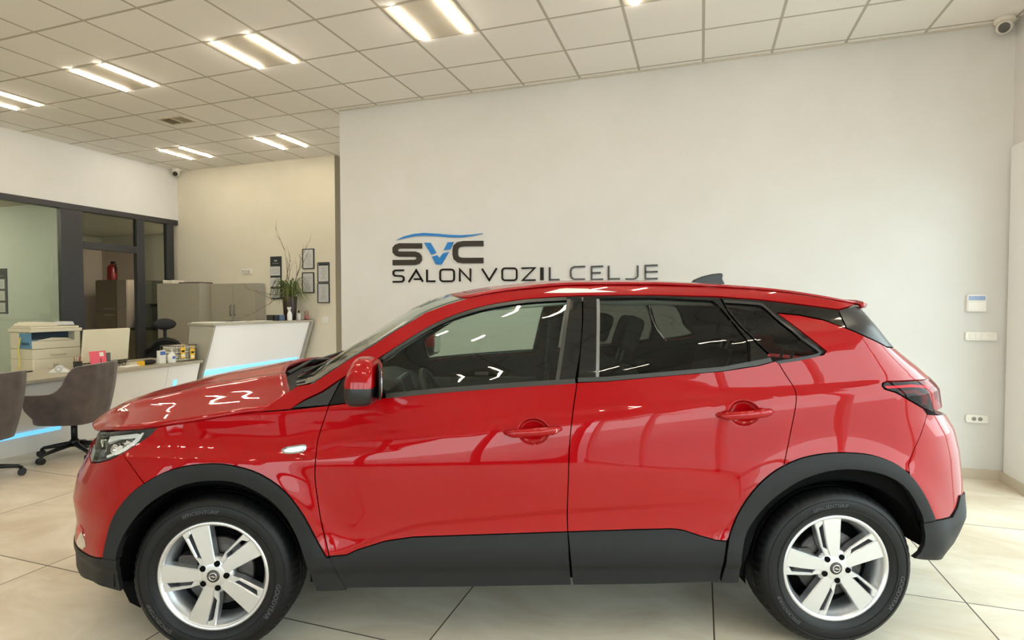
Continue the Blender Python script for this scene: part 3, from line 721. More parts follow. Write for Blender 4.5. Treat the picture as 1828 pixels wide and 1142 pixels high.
# ---- side windows
glf = T('B', (622,540),(640,512),(700,470),(800,405),(900,345),(1000,297),(1100,260),(1200,232),(1300,212),(1400,196),(1500,186),(1600,180),(1675,176),(1660,300),(1640,450),(1612,625),(1400,641),(1000,669),(660,703),(640,690))
frf = T('B', (335,766),(350,740),(390,660),(415,614))+rail_lo[4:17]+seamM_top[1:-1]+belt_f[::-1][:-1]
o = panel('window_frame', frf, 'gloss_black', fd, holes=[glf], step=.02); pair(o).parent = pair(fd)
g = panel('window_glass', glf, 'front_glass', fd, gap=-.004, off=-.006, lip=0); pair(g).parent = pair(fd)
# matt seal along the glass edge
def band(P, w0, w1, name, mname, parent, closed=False, off=.002):
    """a strip beside an open line of (x, z) points"""
    P = np.array(P, float); d = np.gradient(P, axis=0); n = np.stack([-d[:, 1], d[:, 0]], 1); n /= np.linalg.norm(n, axis=1, keepdims=True)
    A, B = P+n*w0, P+n*w1
    return panel(name, [tuple(p) for p in A]+[tuple(p) for p in B[::-1]], mname, parent, gap=0, off=off, lip=.004, step=.03)
o = band(smooth(T('B', (658,714),(1000,681),(1400,651),(1724,631)), 4), -.010, .010, 'window_seal', 'window_seal', fd); pair(o).parent = pair(fd)
o = band(smooth(T('B', (640,505),(700,461),(800,396),(900,336),(1000,287),(1100,250),(1200,222),(1300,202),(1400,187),(1500,177),(1675,167)), 3), -.007, .007, 'window_seal', 'window_seal', fd); pair(o).parent = pair(fd)
o = band(T('B', (1688,170),(1670,300),(1650,450),(1622,632)), -.008, .008, 'window_seal', 'window_seal', fd); pair(o).parent = pair(fd)
glr = T('C', (172,131),(400,128),(640,139),(672,142),(700,163),(765,240),(828,322),(832,408),(700,430),(480,455),(300,469),(168,478))
frr = seamM_top+belt_r[1:]+T('C', (870,332),(800,262),(740,192),(702,124))+rail_lo[17:18]
o = panel('window_frame', frr, 'gloss_black', rd, holes=[glr], step=.02); pair(o).parent = pair(rd)
g = panel('window_glass', glr, 'rear_glass', rd, gap=-.004, off=-.006, lip=0); pair(g).parent = pair(rd)
o = band(T('C', (78,489),(200,485),(480,461),(720,440),(930,400)), -.009, .009, 'window_seal', 'window_seal', rd); pair(o).parent = pair(rd)
o = band(T('C', (167,133),(167,300),(164,476)), -.007, .007, 'window_seal', 'silver_trim', rd); pair(o).parent = pair(rd)
o = band(T('C', (832,322),(836,410)), -.004, .004, 'window_seal', 'liner_black', rd); pair(o).parent = pair(rd)
glq = T('C', (726,149),(862,159),(892,167),(940,211),(1000,260),(1060,311),(1130,364),(1138,373),(1080,385),(955,405),(880,325),(810,252))
frq = T('C', (706,124),(880,137),(1060,158),(1226,180),(1240,215),(1260,261))+T('C', (1160,223),(1060,203),(955,193),(1010,235),(1080,290),(1150,345),(1172,362),(1160,376),(1050,396),(962,412),(872,330),(802,260),(742,190))
qf = panel('quarter_window_frame', frq, 'gloss_black', car, holes=[glq], step=.02)
g = panel('window_glass', glq, 'rear_glass', qf, gap=-.004, off=-.005, lip=0); pair(g).parent = pair(qf)
o = band(smooth(T('C', (722,143),(866,153),(898,164),(946,207),(1006,256),(1066,307),(1146,366),(1090,390),(958,412)), 3), -.006, .006, 'window_seal', 'trim_black', qf); pair(o).parent = pair(qf)
panel('pillar_trim', T('B', (122,783),(200,739),(300,694),(412,616),(388,660),(348,740),(333,766)), 'trim_black', car)
z1 = T('C', (1300,166))[0][1]
panel('tailgate_side_trim', T('C', (1228,180),(1296,160))+[(float(xlim(z, 1, .93)), float(z)) for z in np.linspace(z1-.01, zk_+.005, 5)]+T('C', (1440,343),(1350,298),(1263,260),(1243,215)), 'trim_black', car)

# ---- inner shell behind the gaps, with the windows and wheels left open
def grow(P, d): return [tuple(p) for p in inset(resample(P, .05), -d)]
def circ(cx, cz, r, n=40): return [(cx+r*math.cos(2*math.pi*k/n), cz+r*math.sin(2*math.pi*k/n)) for k in range(n)]
shell = Wp((-2.12,.40),(-2.12,.80),(-1.9,.87),(-1.5,.93),(-1.15,.985),(-.98,1.06),(-.75,1.23),(-.5,1.40),(-.3,1.47),(0,1.525),(.3,1.545),(1.0,1.535),(1.45,1.47),(1.60,1.40),(1.75,1.22),(1.9,1.05),(2.1,.88),(2.15,.50),(2.02,.42),(1.72,.36),(1.0,.312),(-1.0,.312),(-1.72,.34),(-2.0,.36))
panel('body_shell', shell, 'liner_black', car, holes=[grow(glf, .012), grow(glr, .012), grow(glq, .012), circ(-1.3375, .33, .40), circ(1.3375, .33, .40)], off=-.032, lip=0, step=.035)

# ---- bonnet, windscreen, roof, tail
def P3(p, off=0.0):
    u = float(x2u(p[0], p[1])); return S3(np.array([u]), np.array([p[1]]), off)[0]
he = np.array([P3(p) for p in T('A', (165,328),(245,326),(330,320),(395,313),(480,300),(560,288),(640,274),(700,263),(752,256),(790,254))])   # near edge, x rising
hx, hz, hy = he[:, 0], he[:, 2], -he[:, 1]
def bonnet_pt(s, v, dz=0.0):
    a = abs(v)
    xf = hx[0]-.22*(1-a**2.4); xr = float(np.interp(a, [0, .25, .5, .72, .86, .95, 1], [-1.27, -1.26, -1.205, -1.115, -1.06, -1.09, -1.15]))
    x = xf+(xr-xf)*s; xe = hx[0]+(hx[-1]-hx[0])*s
    ye = float(np.interp(xe, hx, hy)); ze = float(np.interp(xe, hx, hz)); y = v*ye
    crown = (.030+.075*min(1, s/.6)**.9+.018*s)*(1-a**2.8)-.012*math.exp(-((s)/.05)**2)*(1-a)
    ridge = .017*math.exp(-((a-.62)/.07)**2)*min(1, s*4)-.006*math.exp(-((a-.45)/.10)**2)*min(1, s*4)
    drop = -.035*max(0, (1-s*6))**2*(1-a**2)
    return (x, y, ze+crown+ridge+drop+dz)
vs = [-1+2*k/64 for k in range(65)]; us = [0, .01, .03, .06]+[.1+.9*k/26 for k in range(27)]
bm_ = MB().grid(lambda s, v: bonnet_pt(s, v), us, vs, flip=True)
bn = bm_.build('bonnet', 'car_paint', car, solid=.018)
# cowl, wipers
def ws_edge(t):
    return np.array([np.interp(t, np.linspace(0, 1, len(we)), we[:, k]) for k in range(3)])
wpts = rail_up[::-1]; we = np.array([P3(p) for p in wpts[0:10]])            # A-pillar edge, base to top
rpts = wpts[9:]; re_ = np.array([P3(p) for p in rpts])                       # roof edge, front to rear
bow = lambda t: .17-.05*t
def ws_pt(t, v, d=0.0):
    e = ws_edge(t); return (e[0]-bow(t)*(1-v*v)+d*.5, v*abs(e[1]), e[2]+.035*t*(1-v*v)-d)
ts = [k/16 for k in range(17)]; v33 = [-1+2*k/32 for k in range(33)]
MB().grid(lambda t, v: ws_pt(t, v), ts, v33, flip=True).build('windscreen', 'screen_glass', car)
# black border of the windscreen along the pillars
for s_ in (-1, 1):
    MB().grid(lambda t, v: ws_pt(t, s_*v, -.002), ts, [.955, .975, 1.0], flip=(s_ > 0)).build('windscreen_seal', 'trim_black', car)
def cowl_pt(k, v):
    a = bonnet_pt(1, v, -.03); b_ = ws_pt(0.02, v*.97); t = k
    return (a[0]+(b_[0]-a[0])*t, a[1]+(b_[1]-a[1])*t, a[2]+(b_[2]-a[2])*t-.045*math.sin(math.pi*t)*(1-v**8))
MB().grid(cowl_pt, [k/6 for k in range(7)], v33, flip=True).build('cowl', 'interior_black', car)
wb = MB()
for (v0, v1, t1) in ((-.55, .02, .12), (.10, .72, .10)):
    A = Vector(ws_pt(.0, v0, -.03)); B = Vector(ws_pt(t1, v1, -.02)); wb.tube([A+Vector((-.04, 0, -.02)), A+(B-A)*.5+Vector((0, 0, .022)), B], [.012, .009, .006], 8)
    wb.tube([Vector(ws_pt(.05, v0+.03, -.008)), Vector(ws_pt(t1+.02, v1, -.008))], .007, 6)
wb.build('wiper', 'trim_black', car)
# roof between the rails
def roof_pt(t, v):
    e = np.array([np.interp(t, np.linspace(0, 1, len(re_)), re_[:, k]) for k in range(3)])
    x = e[0]-.12*(1-v*v)*(1-t)**2+.10*(1-v*v)*t**3
    return (x, v*abs(e[1]), e[2]+(.020+.010*math.sin(math.pi*t))*(1-v*v)*(1-.7*t**6))
MB().grid(roof_pt, [k/24 for k in range(25)], v33, flip=True).build('roof', 'car_paint', car, solid=.012)
# rear spoiler lip and tail glass, tailgate
sp_ = MB().grid(lambda t, v: tuple(np.array(roof_pt(1, v))+np.array([.02+.10*t*(1-abs(v)**6), 0, -.02*t])), [0, .5, 1], v33, flip=True)
sp_.build('rear_spoiler', 'car_paint', car, solid=.022)
def tg(name, za, zb_, mname, off, f=.90):
    zs = np.linspace(za, zb_, 10)
    return panel(name, [(float(xlim(z, 1, f)), float(z)) for z in zs]+[(float(xlim(z, 1, 1)), float(z)) for z in zs[::-1]], mname, car, merge=True, off=off)
tg('tailgate', .965, 1.20, 'car_paint', -.004); tg('rear_window', 1.205, 1.47, 'gloss_black', -.012)
tg('tailgate_lower', .965, 1.10, 'car_paint', -.006) if False else None
# fin aerial
f = MB()
for k, (x, z) in enumerate(((1.03, 1.633), (1.07, 1.652), (1.11, 1.664), (1.16, 1.672), (1.20, 1.674), (1.205, 1.618))): pass
f.prism([(.985, 1.600), (1.01, 1.634), (1.06, 1.655), (1.115, 1.668), (1.165, 1.673), (1.175, 1.665), (1.17, 1.640), (1.19, 1.600)], -.022, .022, axis=1)
f.build('fin_aerial', 'trim_black', car, bevel=.010, seg=3)

# ---- headlamps
def offset_patch(name, pts, mname, parent, off, lip=.004, both=True, step=.02):
    return panel(name, pts, mname, parent, gap=0, off=off, lip=lip, step=step, both=both)
hl = panel('headlamp', lamp, 'lamp_cover', car, gap=.003, off=-.002, lip=0, step=.02)
h2 = pair(hl)
o = offset_patch('lamp_housing', lamp, 'interior_black', hl, -.055); pair(o).parent = h2
o = panel('lamp_trim', lamp, 'trim_black', hl, holes=[T('A', (150,386),(172,338),(245,336),(300,330),(338,335),(320,362),(270,398),(215,424),(165,438),(143,440),(137,425))], gap=.002, off=-.006, lip=.05, step=.02); pair(o).parent = h2
o = offset_patch('daytime_light', T('A', (352,330),(300,372),(240,408),(183,433),(178,424),(232,398),(285,364),(325,331)), 'drl_white', hl, -.018, .012); pair(o).parent = h2
o = offset_patch('daytime_light', T('A', (190,345),(300,336),(318,340),(300,352),(188,358)), 'lens_white', hl, -.022, .012); pair(o).parent = h2
o = offset_patch('reflector', T('A', (165,352),(184,350),(172,385),(158,425),(147,428),(143,412),(148,385)), 'chrome', hl, -.030, .02); pair(o).parent = h2
o = offset_patch('reflector', T('A', (222,366),(243,370),(232,405),(200,425),(184,424)), 'lens_white', hl, -.028, .015); pair(o).parent = h2
for (x, y) in ((205, 382), (262, 365)):
    p = P3(surf(100+x/2.1885, 620+y/2.1885), -.045)
    for s_, par in ((1, hl), (-1, h2)): MB().ball((p[0], s_*p[1], p[2]), (.028, .03, .028), 18, 12).build('projector_lens', 'chrome' if x < 240 else 'mirror_glass', par)
# ---- tail lamps
tl = T('C', (1419,515),(1422,504),(1440,496),(1560,491),(1640,486),(1668,492),(1680,530),(1686,570),(1688,600),(1684,628),(1640,631),(1600,614),(1540,579),(1480,544),(1430,529))
tl = tl[:4]+[(x, z) for x, z in T('C', (1625,486))]+[(float(xlim(z, 1, .86)), float(z)) for z in np.linspace(T('C', (1625,486))[0][1], T('C', (1640,631))[0][1], 4)]+tl[10:]
t1 = panel('tail_lamp', tl, 'tail_cover', car, gap=.003, off=.002, lip=0)
t2 = pair(t1)
o = offset_patch('lamp_housing', tl, 'lamp_red_inner', t1, -.05); pair(o).parent = t2
o = offset_patch('light_guide', T('C', (1440,512),(1560,504),(1660,512),(1655,522),(1560,516),(1450,522)), 'chrome', t1, -.012, .01); pair(o).parent = t2
o = offset_patch('light_guide', T('C', (1500,535),(1580,528),(1640,560),(1630,600),(1610,600),(1610,565),(1575,545),(1520,548)), 'trim_black', t1, -.014, .01); pair(o).parent = t2
# ---- fog lamp, grille, badge
o = offset_patch('fog_lamp', T('A', (92,735),(104,718),(116,752),(120,776),(108,788),(90,776),(84,758)), 'chrome', fb, .004); pair(o).parent = fb
o = offset_patch('intake_trim', T('A', (84,700),(96,690),(108,716),(100,728),(86,734)), 'lamp_red_inner', fb, .003); pair(o).parent = fb
zs = np.linspace(.70, .875, 6)
gr = panel('grille', [(float(xlim(z, -1, .90)), float(z)) for z in zs]+[(float(xlim(z, -1, 1)), float(z)) for z in zs[::-1]], 'trim_black', fb, merge=True, off=.006)
zs = np.linspace(.715, .73, 3)
panel('grille_bar', [(float(xlim(z, -1, .95)), float(z)) for z in zs]+[(float(xlim(z, -1, 1)), float(z)) for z in zs[::-1]], 'chrome', fb, merge=True, off=.016)
o = offset_patch('side_marker', smooth(T('A', (882,401),(900,389),(935,383),(968,379),(979,384),(974,402),(958,411),(920,416),(892,414)), 3, True), 'chrome', fender, .004); pair(o).parent = pair(fender)
o = offset_patch('marker_lens', smooth(T('A', (893,401),(910,394),(940,389),(966,385),(970,389),(966,399),(952,405),(920,409),(898,409)), 3, True), 'lens_white', fender, .006); pair(o).parent = pair(fender)

# ---- door handles
def handle(cx0, cy0, cx1, cy1, dent, door, lock):
    a = np.array(surf(540+cx0/2.0311, 680+cy0/2.0311)); b_ = np.array(surf(540+cx1/2.0311, 680+cy1/2.0311))
    yb = -float(W(np.array([a[0]]), np.array([a[1]]))[0]); ye = -float(W(np.array([b_[0]]), np.array([b_[1]]))[0])
    for s_, par in ((1, door), (-1, pair(door))):
        pts = []; n = 14; V = []; F = []
        for i in range(n+1):
            t = i/n; x, z = a+(b_-a)*t; y = yb+(ye-yb)*t-.006-.028*(math.sin(math.pi*min(1, max(0, t)))**.45)
            hw = .0185*(min(1, math.sin(math.pi*min(.999, max(.001, t)))*1.9+.25)) ; th = .012
            for k in range(12):
                q = 2*math.pi*k/12; V.append((x, s_*(y+th*math.sin(q)), z+hw*math.cos(q)))
        for i in range(n):
            for k in range(12):
                l = (k+1) % 12; f = (i*12+k, i*12+l, (i+1)*12+l, (i+1)*12+k); F.append(f if s_ < 0 else f[::-1])
        F += [tuple(range(12)), tuple(range(n*12, n*12+12))[::-1]]
        mb = MB().add(V, F, True)
        for t in (.06, .94):
            x, z = a+(b_-a)*t; mb.ball((x, s_*(yb+(ye-yb)*t+.002), z), (.022, .016, .013), 12, 8)
        h = mb.build('door_handle', 'car_paint', par)
        if lock and s_ > 0:
            x, z = a+(b_-a)*.885; MB().cyl((x, yb-.020, z), (x, yb-.0345, z), .0075, 16).build('lock', 'lens_white', par)
handle(733, 187, 938, 172, DENTS[0], fd, True); handle(1503, 124, 1702, 109, DENTS[1], rd, False)

# ---- door mirrors
cen = loc(648, 680, -1.02)
for s_, par in ((1, fd), (-1, pair(fd))):
    def shell_(z0, z1, nm, mn, parent, sc=1.0):
        mb = MB(); ph0, ph1 = z0, z1; V = []; n1, n2 = 28, 14
        def fn(a, b_):
            th = math.pi*2*a; ph = ph0+(ph1-ph0)*b_; p = .62
            sp_ = lambda t, e=p: math.copysign(abs(t)**e, t)
            x = -.072*sp_(math.cos(th))*sp_(math.sin(ph)); y = .115*sp_(math.sin(th))*sp_(math.sin(ph)); z = .094*sp_(math.cos(ph), .8)
            zn = max(0, z)/.094
            if x < 0: x *= 1-.50*zn**1.4
            else: x = min(x, .046)
            x += .10*max(0, z)*0.4-.02*(z/.1)**2+.012
            return (cen[0]+x*sc+.2*y*y*0, s_*(cen[1]+y*sc+(.012*z/.1)), cen[2]+z*sc)
        mb.grid(fn, [k/n1 for k in range(n1+1)], [k/n2 for k in range(n2+1)], flip=(s_ < 0))
        return mb.build(nm, mn, parent)
    mi = shell_(0, math.pi*.53, 'mirror_cap', 'car_paint', par, 1.012)
    shell_(math.pi*.50, math.pi, 'mirror_housing', 'trim_black', par)
    # glass, facing rearward; arm to the door
    M_ = Matrix.Translation((cen[0]+.060, s_*(cen[1]+.01), cen[2]-.004)) @ Matrix.Rotation(s_*math.radians(15), 4, 'Z')
    MB().ball((0, 0, 0), (.010, .096, .072), 24, 12, .75).xf(M_).build('mirror_rim', 'trim_black', par); MB().ball((.006, 0, 0), (.007, .084, .060), 24, 12, .75).xf(M_).build('mirror_face', 'mirror_glass', par)
    mb = MB(); mb.tube([(cen[0]-.02, s_*(cen[1]+.06), cen[2]-.075), (cen[0]-.04, s_*-.90, cen[2]-.085), (cen[0]-.05, s_*-.84, cen[2]-.09)], [.035, .030, .04], 12); mb.build('mirror_arm', 'trim_black', par)

# ---- wheels
def wheel(xc, side, rot, steer=0.0):
    w = bpy.data.objects.new('wheel', None)
    R0 = .345
    # built in the wheel plane (x, z), outer face towards -y; hub face at y=0
    def spin(mb, a): return mb.xf(Matrix.Rotation(a, 4, 'Y'))
    rim = MB()
    rim.lathe([(.236, .012), (.236, -.004), (.232, -.010), (.222, -.010), (.214, .004), (.208, .022), (.200, .030), (.196, .10), (.20, .19), (.236, .20)], 72, 'y')
    g0 = math.radians(-8+rot)
    def bl(prof, y_in, y_out, dep):
        """blade from (r, u_left, u_right) stations; top surface between y_in at the hub and y_out at the rim"""
        V = []; F = []; n = len(prof)
        for i, (r_, ul, ur) in enumerate(prof):
            t = i/(n-1); y = y_in+(y_out-y_in)*t; bw = .003
            for u, yy in ((ul-bw*.6, y+dep), (ul-bw*.2, y+.005), (ul+bw, y), (ur-bw, y), (ur+bw*.2, y+.005), (ur+bw*.6, y+dep)): V.append((u, yy, r_))
        for i in range(n-1):
            for k in range(5): F.append((i*6+k, i*6+k+1, (i+1)*6+k+1, (i+1)*6+k))
        F += [tuple(range(6))[::-1], tuple(range((n-1)*6, n*6))]
        return V, F
    wide = [(.045, -.018, .026), (.075, -.022, .030), (.10, -.025, .034), (.14, -.027, .041), (.18, -.028, .048), (.218, -.029, .055)]
    narrow = [(.060, -.040, -.018), (.085, -.046, -.021), (.098, -.051, -.040), (.14, -.057, -.044), (.185, -.063, -.048), (.200, -.066, -.030), (.218, -.068, -.030)]
    for k in range(5):
        for prof in (wide, narrow):
            V, F = bl(prof, -.004 if prof is wide else -.001, -.002, .038)
            b_ = MB().add(V, F); b_.xf(Matrix.Rotation(g0+k*math.radians(72), 4, 'Y')); rim.add(b_.v, b_.f)
    rim.lathe([(0, -.006), (.040, -.006), (.062, -.002), (.078, .006), (.084, .03), (0, .03)], 40, 'y')
    wo = rim.build('wheel', 'alloy', car)
    # tyre
    tp = [(.222, .004), (.232, -.006), (.245, -.016), (.268, -.024), (.292, -.025), (.312, -.020), (.326, -.010), (.336, .002), (.3415, .016)]
    back = [(r_, .185-y) for r_, y in tp]
    tread = [(.344, .030), (.345, .046), (.338, .048), (.338, .055), (.3455, .057), (.3457, .078), (.338, .080), (.338, .090), (.3458, .092), (.3457, .113), (.338, .115), (.338, .125), (.3455, .128), (.3448, .150)]
    prof = tp+tread+back[::-1]
    ty = MB(); n = 180; K = len(prof); V = []; F = []
    for i in range(n):
        t = 2*math.pi*i/n
        for k, (r_, y) in enumerate(prof):
            if (y < .046 and r_ > .330 or y > .139 and r_ > .330) and (i % 3 == 0): r_ -= .006
            V.append((r_*math.cos(t), y, r_*math.sin(t)))
    for i in range(n):
        j = (i+1) % n
        for k in range(K-1): F.append((i*K+k, i*K+k+1, j*K+k+1, j*K+k))
    ty.add(V, F, True); ty.lathe([(.2615, -.0238), (.2625, -.0262), (.2645, -.0262), (.2655, -.0248)], 90, 'y'); ty.lathe([(.3035, -.0232), (.3045, -.0252), (.3065, -.0248), (.3075, -.0222)], 90, 'y')
    to = ty.build('tyre', 'tyre_rubber', wo)
    # moulded sidewall lettering
    for txt, a0, rr_, sz in (('EFFICIENTGRIP', 98, .283, .021), ('GOODYEAR', 338, .283, .026), ('EFFICIENTGRIP', 218, .283, .021)):
        V, F = text_mesh(txt, sz, .0006)
        if side < 0: pass
        V2 = []
        for x, y, z in V:
            a = math.radians(a0)-x/rr_*1.12; r_ = rr_-sz*.35+y; V2.append((r_*math.cos(a), -.0265-z, r_*math.sin(a)))
        MB().add(V2, F).build('sidewall_lettering', 'tyre_text', wo)
    # hub cap with the encircled bolt emblem
    MB().lathe([(0, -.010), (.022, -.010), (.027, -.007), (.027, 0)], 32, 'y').build('hub_cap', 'silver_trim' if False else 'brake_metal', wo)
    em = MB().lathe([(.0135, -.0105), (.0135, -.0120), (.0170, -.0120), (.0170, -.0105)], 32, 'y')
    em.prism([(-.024, -.0025), (-.002, .0035), (-.004, -.001), (.024, .0025), (.002, -.0035), (.004, .001)], -.0125, -.0105, axis=1)
    em.build('emblem', 'chrome', wo)
    for k in range(5):
        a = math.pi/2-(math.radians(28+rot)+k*math.radians(72)); x, z = .054*math.cos(a), .054*math.sin(a)
        MB().lathe([(.0125, -.0065), (.0125, .02)], 16, 'y', (x, 0, z)).lathe([(0, -.0062), (.0126, -.0062)], 16, 'y', (x, 0, z)).build('wheel_bolt', 'liner_black', wo)
    MB().lathe([(.07, .045), (.145, .045), (.147, .05), (.147, .062), (.145, .067), (.07, .067)], 48, 'y').build('brake_disc', 'brake_metal', wo)
    MB().lathe([(0, .09), (.198, .09), (.198, .095)], 40, 'y').build('wheel_back', 'liner_black', wo)
    MB().rbox((-.165, .030, -.05), (-.085, .085, .075), .02, axis=1).build('brake_caliper', 'brake_metal', wo)
    wo.location = (xc, -.865*side, R0)
    wo.rotation_euler = (0, 0, 0 if side > 0 else math.pi)
    return wo
wheel(-1.3375, 1, -11); wheel(1.3375, 1, 0); wheel(-1.3375, -1, 20); wheel(1.3375, -1, 40)
# wheel housings
for xc in (-1.3375, 1.3375):
    for s_ in (-1, 1):
        V = []; mb = MB(); n = 30
        A = [math.radians((14 if xc > 0 else 8)+(172 if xc > 0 else 175)*k/n) for k in range(n+1)]
        mb.grid(lambda a, y: (xc+.405*math.cos(a), s_*y, .33+.405*math.sin(a)), A, [.885, .80, .70, .58], flip=(s_ < 0))
        mb.add([(xc, s_*.58, .33)]+[(xc+.405*math.cos(a), s_*.58, .33+.405*math.sin(a)) for a in A], [(0, i, i+1) for i in range(1, n+1)])
        mb.build('wheel_housing', 'liner_black', car)
# splash flap ahead of the front wheel, underbody
for s_ in (-1, 1):
    MB().hexa([(-1.735, s_*.80, .20), (-1.69, s_*.80, .175), (-1.69, s_*.62, .175), (-1.735, s_*.62, .20), (-1.78, s_*.80, .30), (-1.66, s_*.80, .28), (-1.66, s_*.62, .28), (-1.78, s_*.62, .30)]).build('splash_flap', 'liner_black', car)
MB().box((-1.7, -.56, .26), (1.6, .56, .34)).build('underbody', 'liner_black', car)

# ---- cabin
MB().box((-1.0, -.70, .36), (1.75, .70, .40)).build('cabin_floor', 'interior_black', car)
hd = MB(); hd.grid(lambda t, v: tuple(np.array(roof_pt(t, v*.98))+np.array([0, 0, -.045])), [k/10 for k in range(11)], v33); hd.build('headlining', 'headliner', car)
def seat(x, y, label=None, w=.25):
    mb = MB(); mb.rbox((x-.28, y-w, .52), (x+.24, y+w, .70), .08)
    s_ = mb.build('seat', 'seat_fabric', car, bevel=.03, seg=3)
    M_ = Matrix.Translation((x+.22, y, .64)) @ Matrix.Rotation(math.radians(20), 4, 'Y')
    MB().rbox((-.06, -w, 0), (.07, w, .60), .05, axis=0).xf(M_).build('backrest', 'seat_fabric', s_, bevel=.03, seg=3)
    MB().rbox((-.045, -.125, .66), (.045, .125, .84), .05, axis=0).xf(M_).build('headrest', 'seat_fabric', s_, bevel=.025, seg=3)
    r_ = MB()
    for d in (-.05, .05): r_.cyl((.0, d, .56), (.0, d, .70), .007, 8)
    r_.xf(M_).build('headrest_rod', 'silver_trim', s_)
seat(.06, -.37); seat(.06, .37); seat(.92, -.40, w=.28); seat(.92, .40, w=.28)
# dashboard with hooded cluster, centre screen
mb = MB()
prof = [(-1.15, .98), (-1.0, 1.05), (-.85, 1.06), (-.72, 1.02), (-.66, .93), (-.70, .80), (-.66, .70), (-.80, .55), (-1.15, .55)]
mb.prism(prof, -.72, .72, axis=1); da = mb.build('dashboard', 'interior_grey', car, bevel=.015)
MB().prism([(-.86, 1.04), (-.74, 1.10), (-.66, 1.08), (-.64, 1.02), (-.72, .98)], -.55, -.20, axis=1).build('cluster_hood', 'interior_black', da, bevel=.015)
M_ = Matrix.Translation((-.655, .02, 1.0)) @ Matrix.Rotation(math.radians(-18), 4, 'Y')
MB().rbox((-.015, -.14, -.09), (.01, .14, .09), .015, axis=0).xf(M_).build('centre_screen', 'silver_trim', da)
MB().rbox((.010, -.125, -.075), (.013, .125, .075), .008, axis=0).xf(M_).build('screen', 'screen_dark', da)
MB().box((-.70, -.12, .42), (.45, .12, .66)).build('centre_console', 'interior_black', car, bevel=.02)
# steering wheel
M_ = Matrix.Translation((-.44, -.37, .985)) @ Matrix.Rotation(math.radians(65), 4, 'Y')
sw = MB().tube([(.185*math.cos(2*math.pi*k/32), .185*math.sin(2*math.pi*k/32), 0) for k in range(32)], .016, 10, closed=True).xf(M_).build('steering_wheel', 'interior_black', car)
h = MB().ball((0, 0, -.01), (.075, .085, .03), 16, 8)
for a in (0, math.pi, -math.pi/2): h.tube([(0, 0, -.01), (.18*math.sin(a+math.pi/2) if False else .18*math.cos(a+math.pi/2), .18*math.sin(a+math.pi/2), 0)], .016, 8)
h.xf(M_).build('steering_hub', 'interior_grey', sw)
# light door trims and pillar linings on the far side
for s_ in (-1, 1):
    MB().box((-.62, s_*.79-.02, .50), (.15, s_*.79+.02, .97)).build('door_trim', 'interior_grey', car, bevel=.015)
    MB().box((-.30, s_*.755-.012, .985), (-.20, s_*.755+.012, 1.01)).build('inner_handle', 'silver_trim', car, bevel=.008)
    b_ = MB(); b_.tube([(.24, s_*.60, 1.44), (.22, s_*.70, 1.15), (.20, s_*.74, .6)], .018, 8); b_.build('seat_belt', 'seat_fabric', car)
    b_ = MB(); b_.tube([(-.97, s_*.76, 1.10), (-.55, s_*.66, 1.38), (-.2, s_*.58, 1.50), (.2, s_*.57, 1.53), (1.0, s_*.56, 1.52)], [.03, .035, .04, .04, .035], 8); b_.build('pillar_lining', 'headliner', car)
# round emblem on the grille bar
p_ = float(xlim(.722, -1, 1))
em = MB(); em.lathe([(.045, -.02), (.045, -.034), (.055, -.034), (.055, -.02)], 40, 'x', (p_, 0, .79)); em.prism([(-.075, .785), (-.005, .803), (-.012, .79), (.075, .797), (.005, .777), (.012, .79)], p_-.032, p_-.022, axis=0); em.build('emblem', 'chrome', fb)

# ================================================================== RECEPTION AREA
mat('desk_white', '#f3f2ef', 0.3); mat('desk_top', '#a7a190', 0.4); mat('laminate_grey', '#a39f94', 0.45); mat('cabinet_grey', '#a09a8a', 0.4)
mat('led_blue', '#9ad4f0', 0.4, emit='#58c2ff', estr=1.1); mat('chair_metal', '#121213', 0.4, metal=0.3); mat('castor', '#161617', 0.5)
m = mat('chair_suede', '#4a3f3c', 0.9, sheen=0.3); noise_color(m, '#3d3432', '#584c48', 9, 6, .3, .7, bump=0.25, bscale=160)
mat('office_black', '#101011', 0.7); mat('paper', '#e9e6dc', 0.7); mat('cream_plastic', '#d6cfb9', 0.5); mat('cream_dark', '#b8b098', 0.5); mat('blue_plastic', '#5b8fb4', 0.45)
mat('pink_card', '#e2586e', 0.5); mat('yellow_tag', '#eab92a', 0.5); mat('pot_brown', '#33241a', 0.4); mat('leaf_green', '#5a6632', 0.6); mat('twig', '#5b4a33', 0.8)
mat('navy', '#1d2738', 0.5); mat('slate_blue', '#4f6580', 0.5); mat('olive_dark', '#2b2b22', 0.5); mat('bottle_white', '#e8e6e0', 0.35); mat('label_blue', '#4262a8', 0.5); mat('rose', '#a8605c', 0.6)
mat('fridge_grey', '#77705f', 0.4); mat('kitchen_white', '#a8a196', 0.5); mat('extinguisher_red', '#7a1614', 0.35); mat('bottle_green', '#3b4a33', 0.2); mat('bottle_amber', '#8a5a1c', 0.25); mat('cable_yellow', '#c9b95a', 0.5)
mat('poster_dark', '#1d2126', 0.5); mat('poster_text', '#8c8f8f', 0.6); mat('paper_grey', '#c9c9c9', 0.6); mat('printer_ink', '#33424e', 0.6); mat('wire_grey', '#6d675a', 0.5, metal=0.4); mat('fruit_red', '#8f3d2a', 0.6)
mat('monitor_back', '#e3dcc4', 0.35)

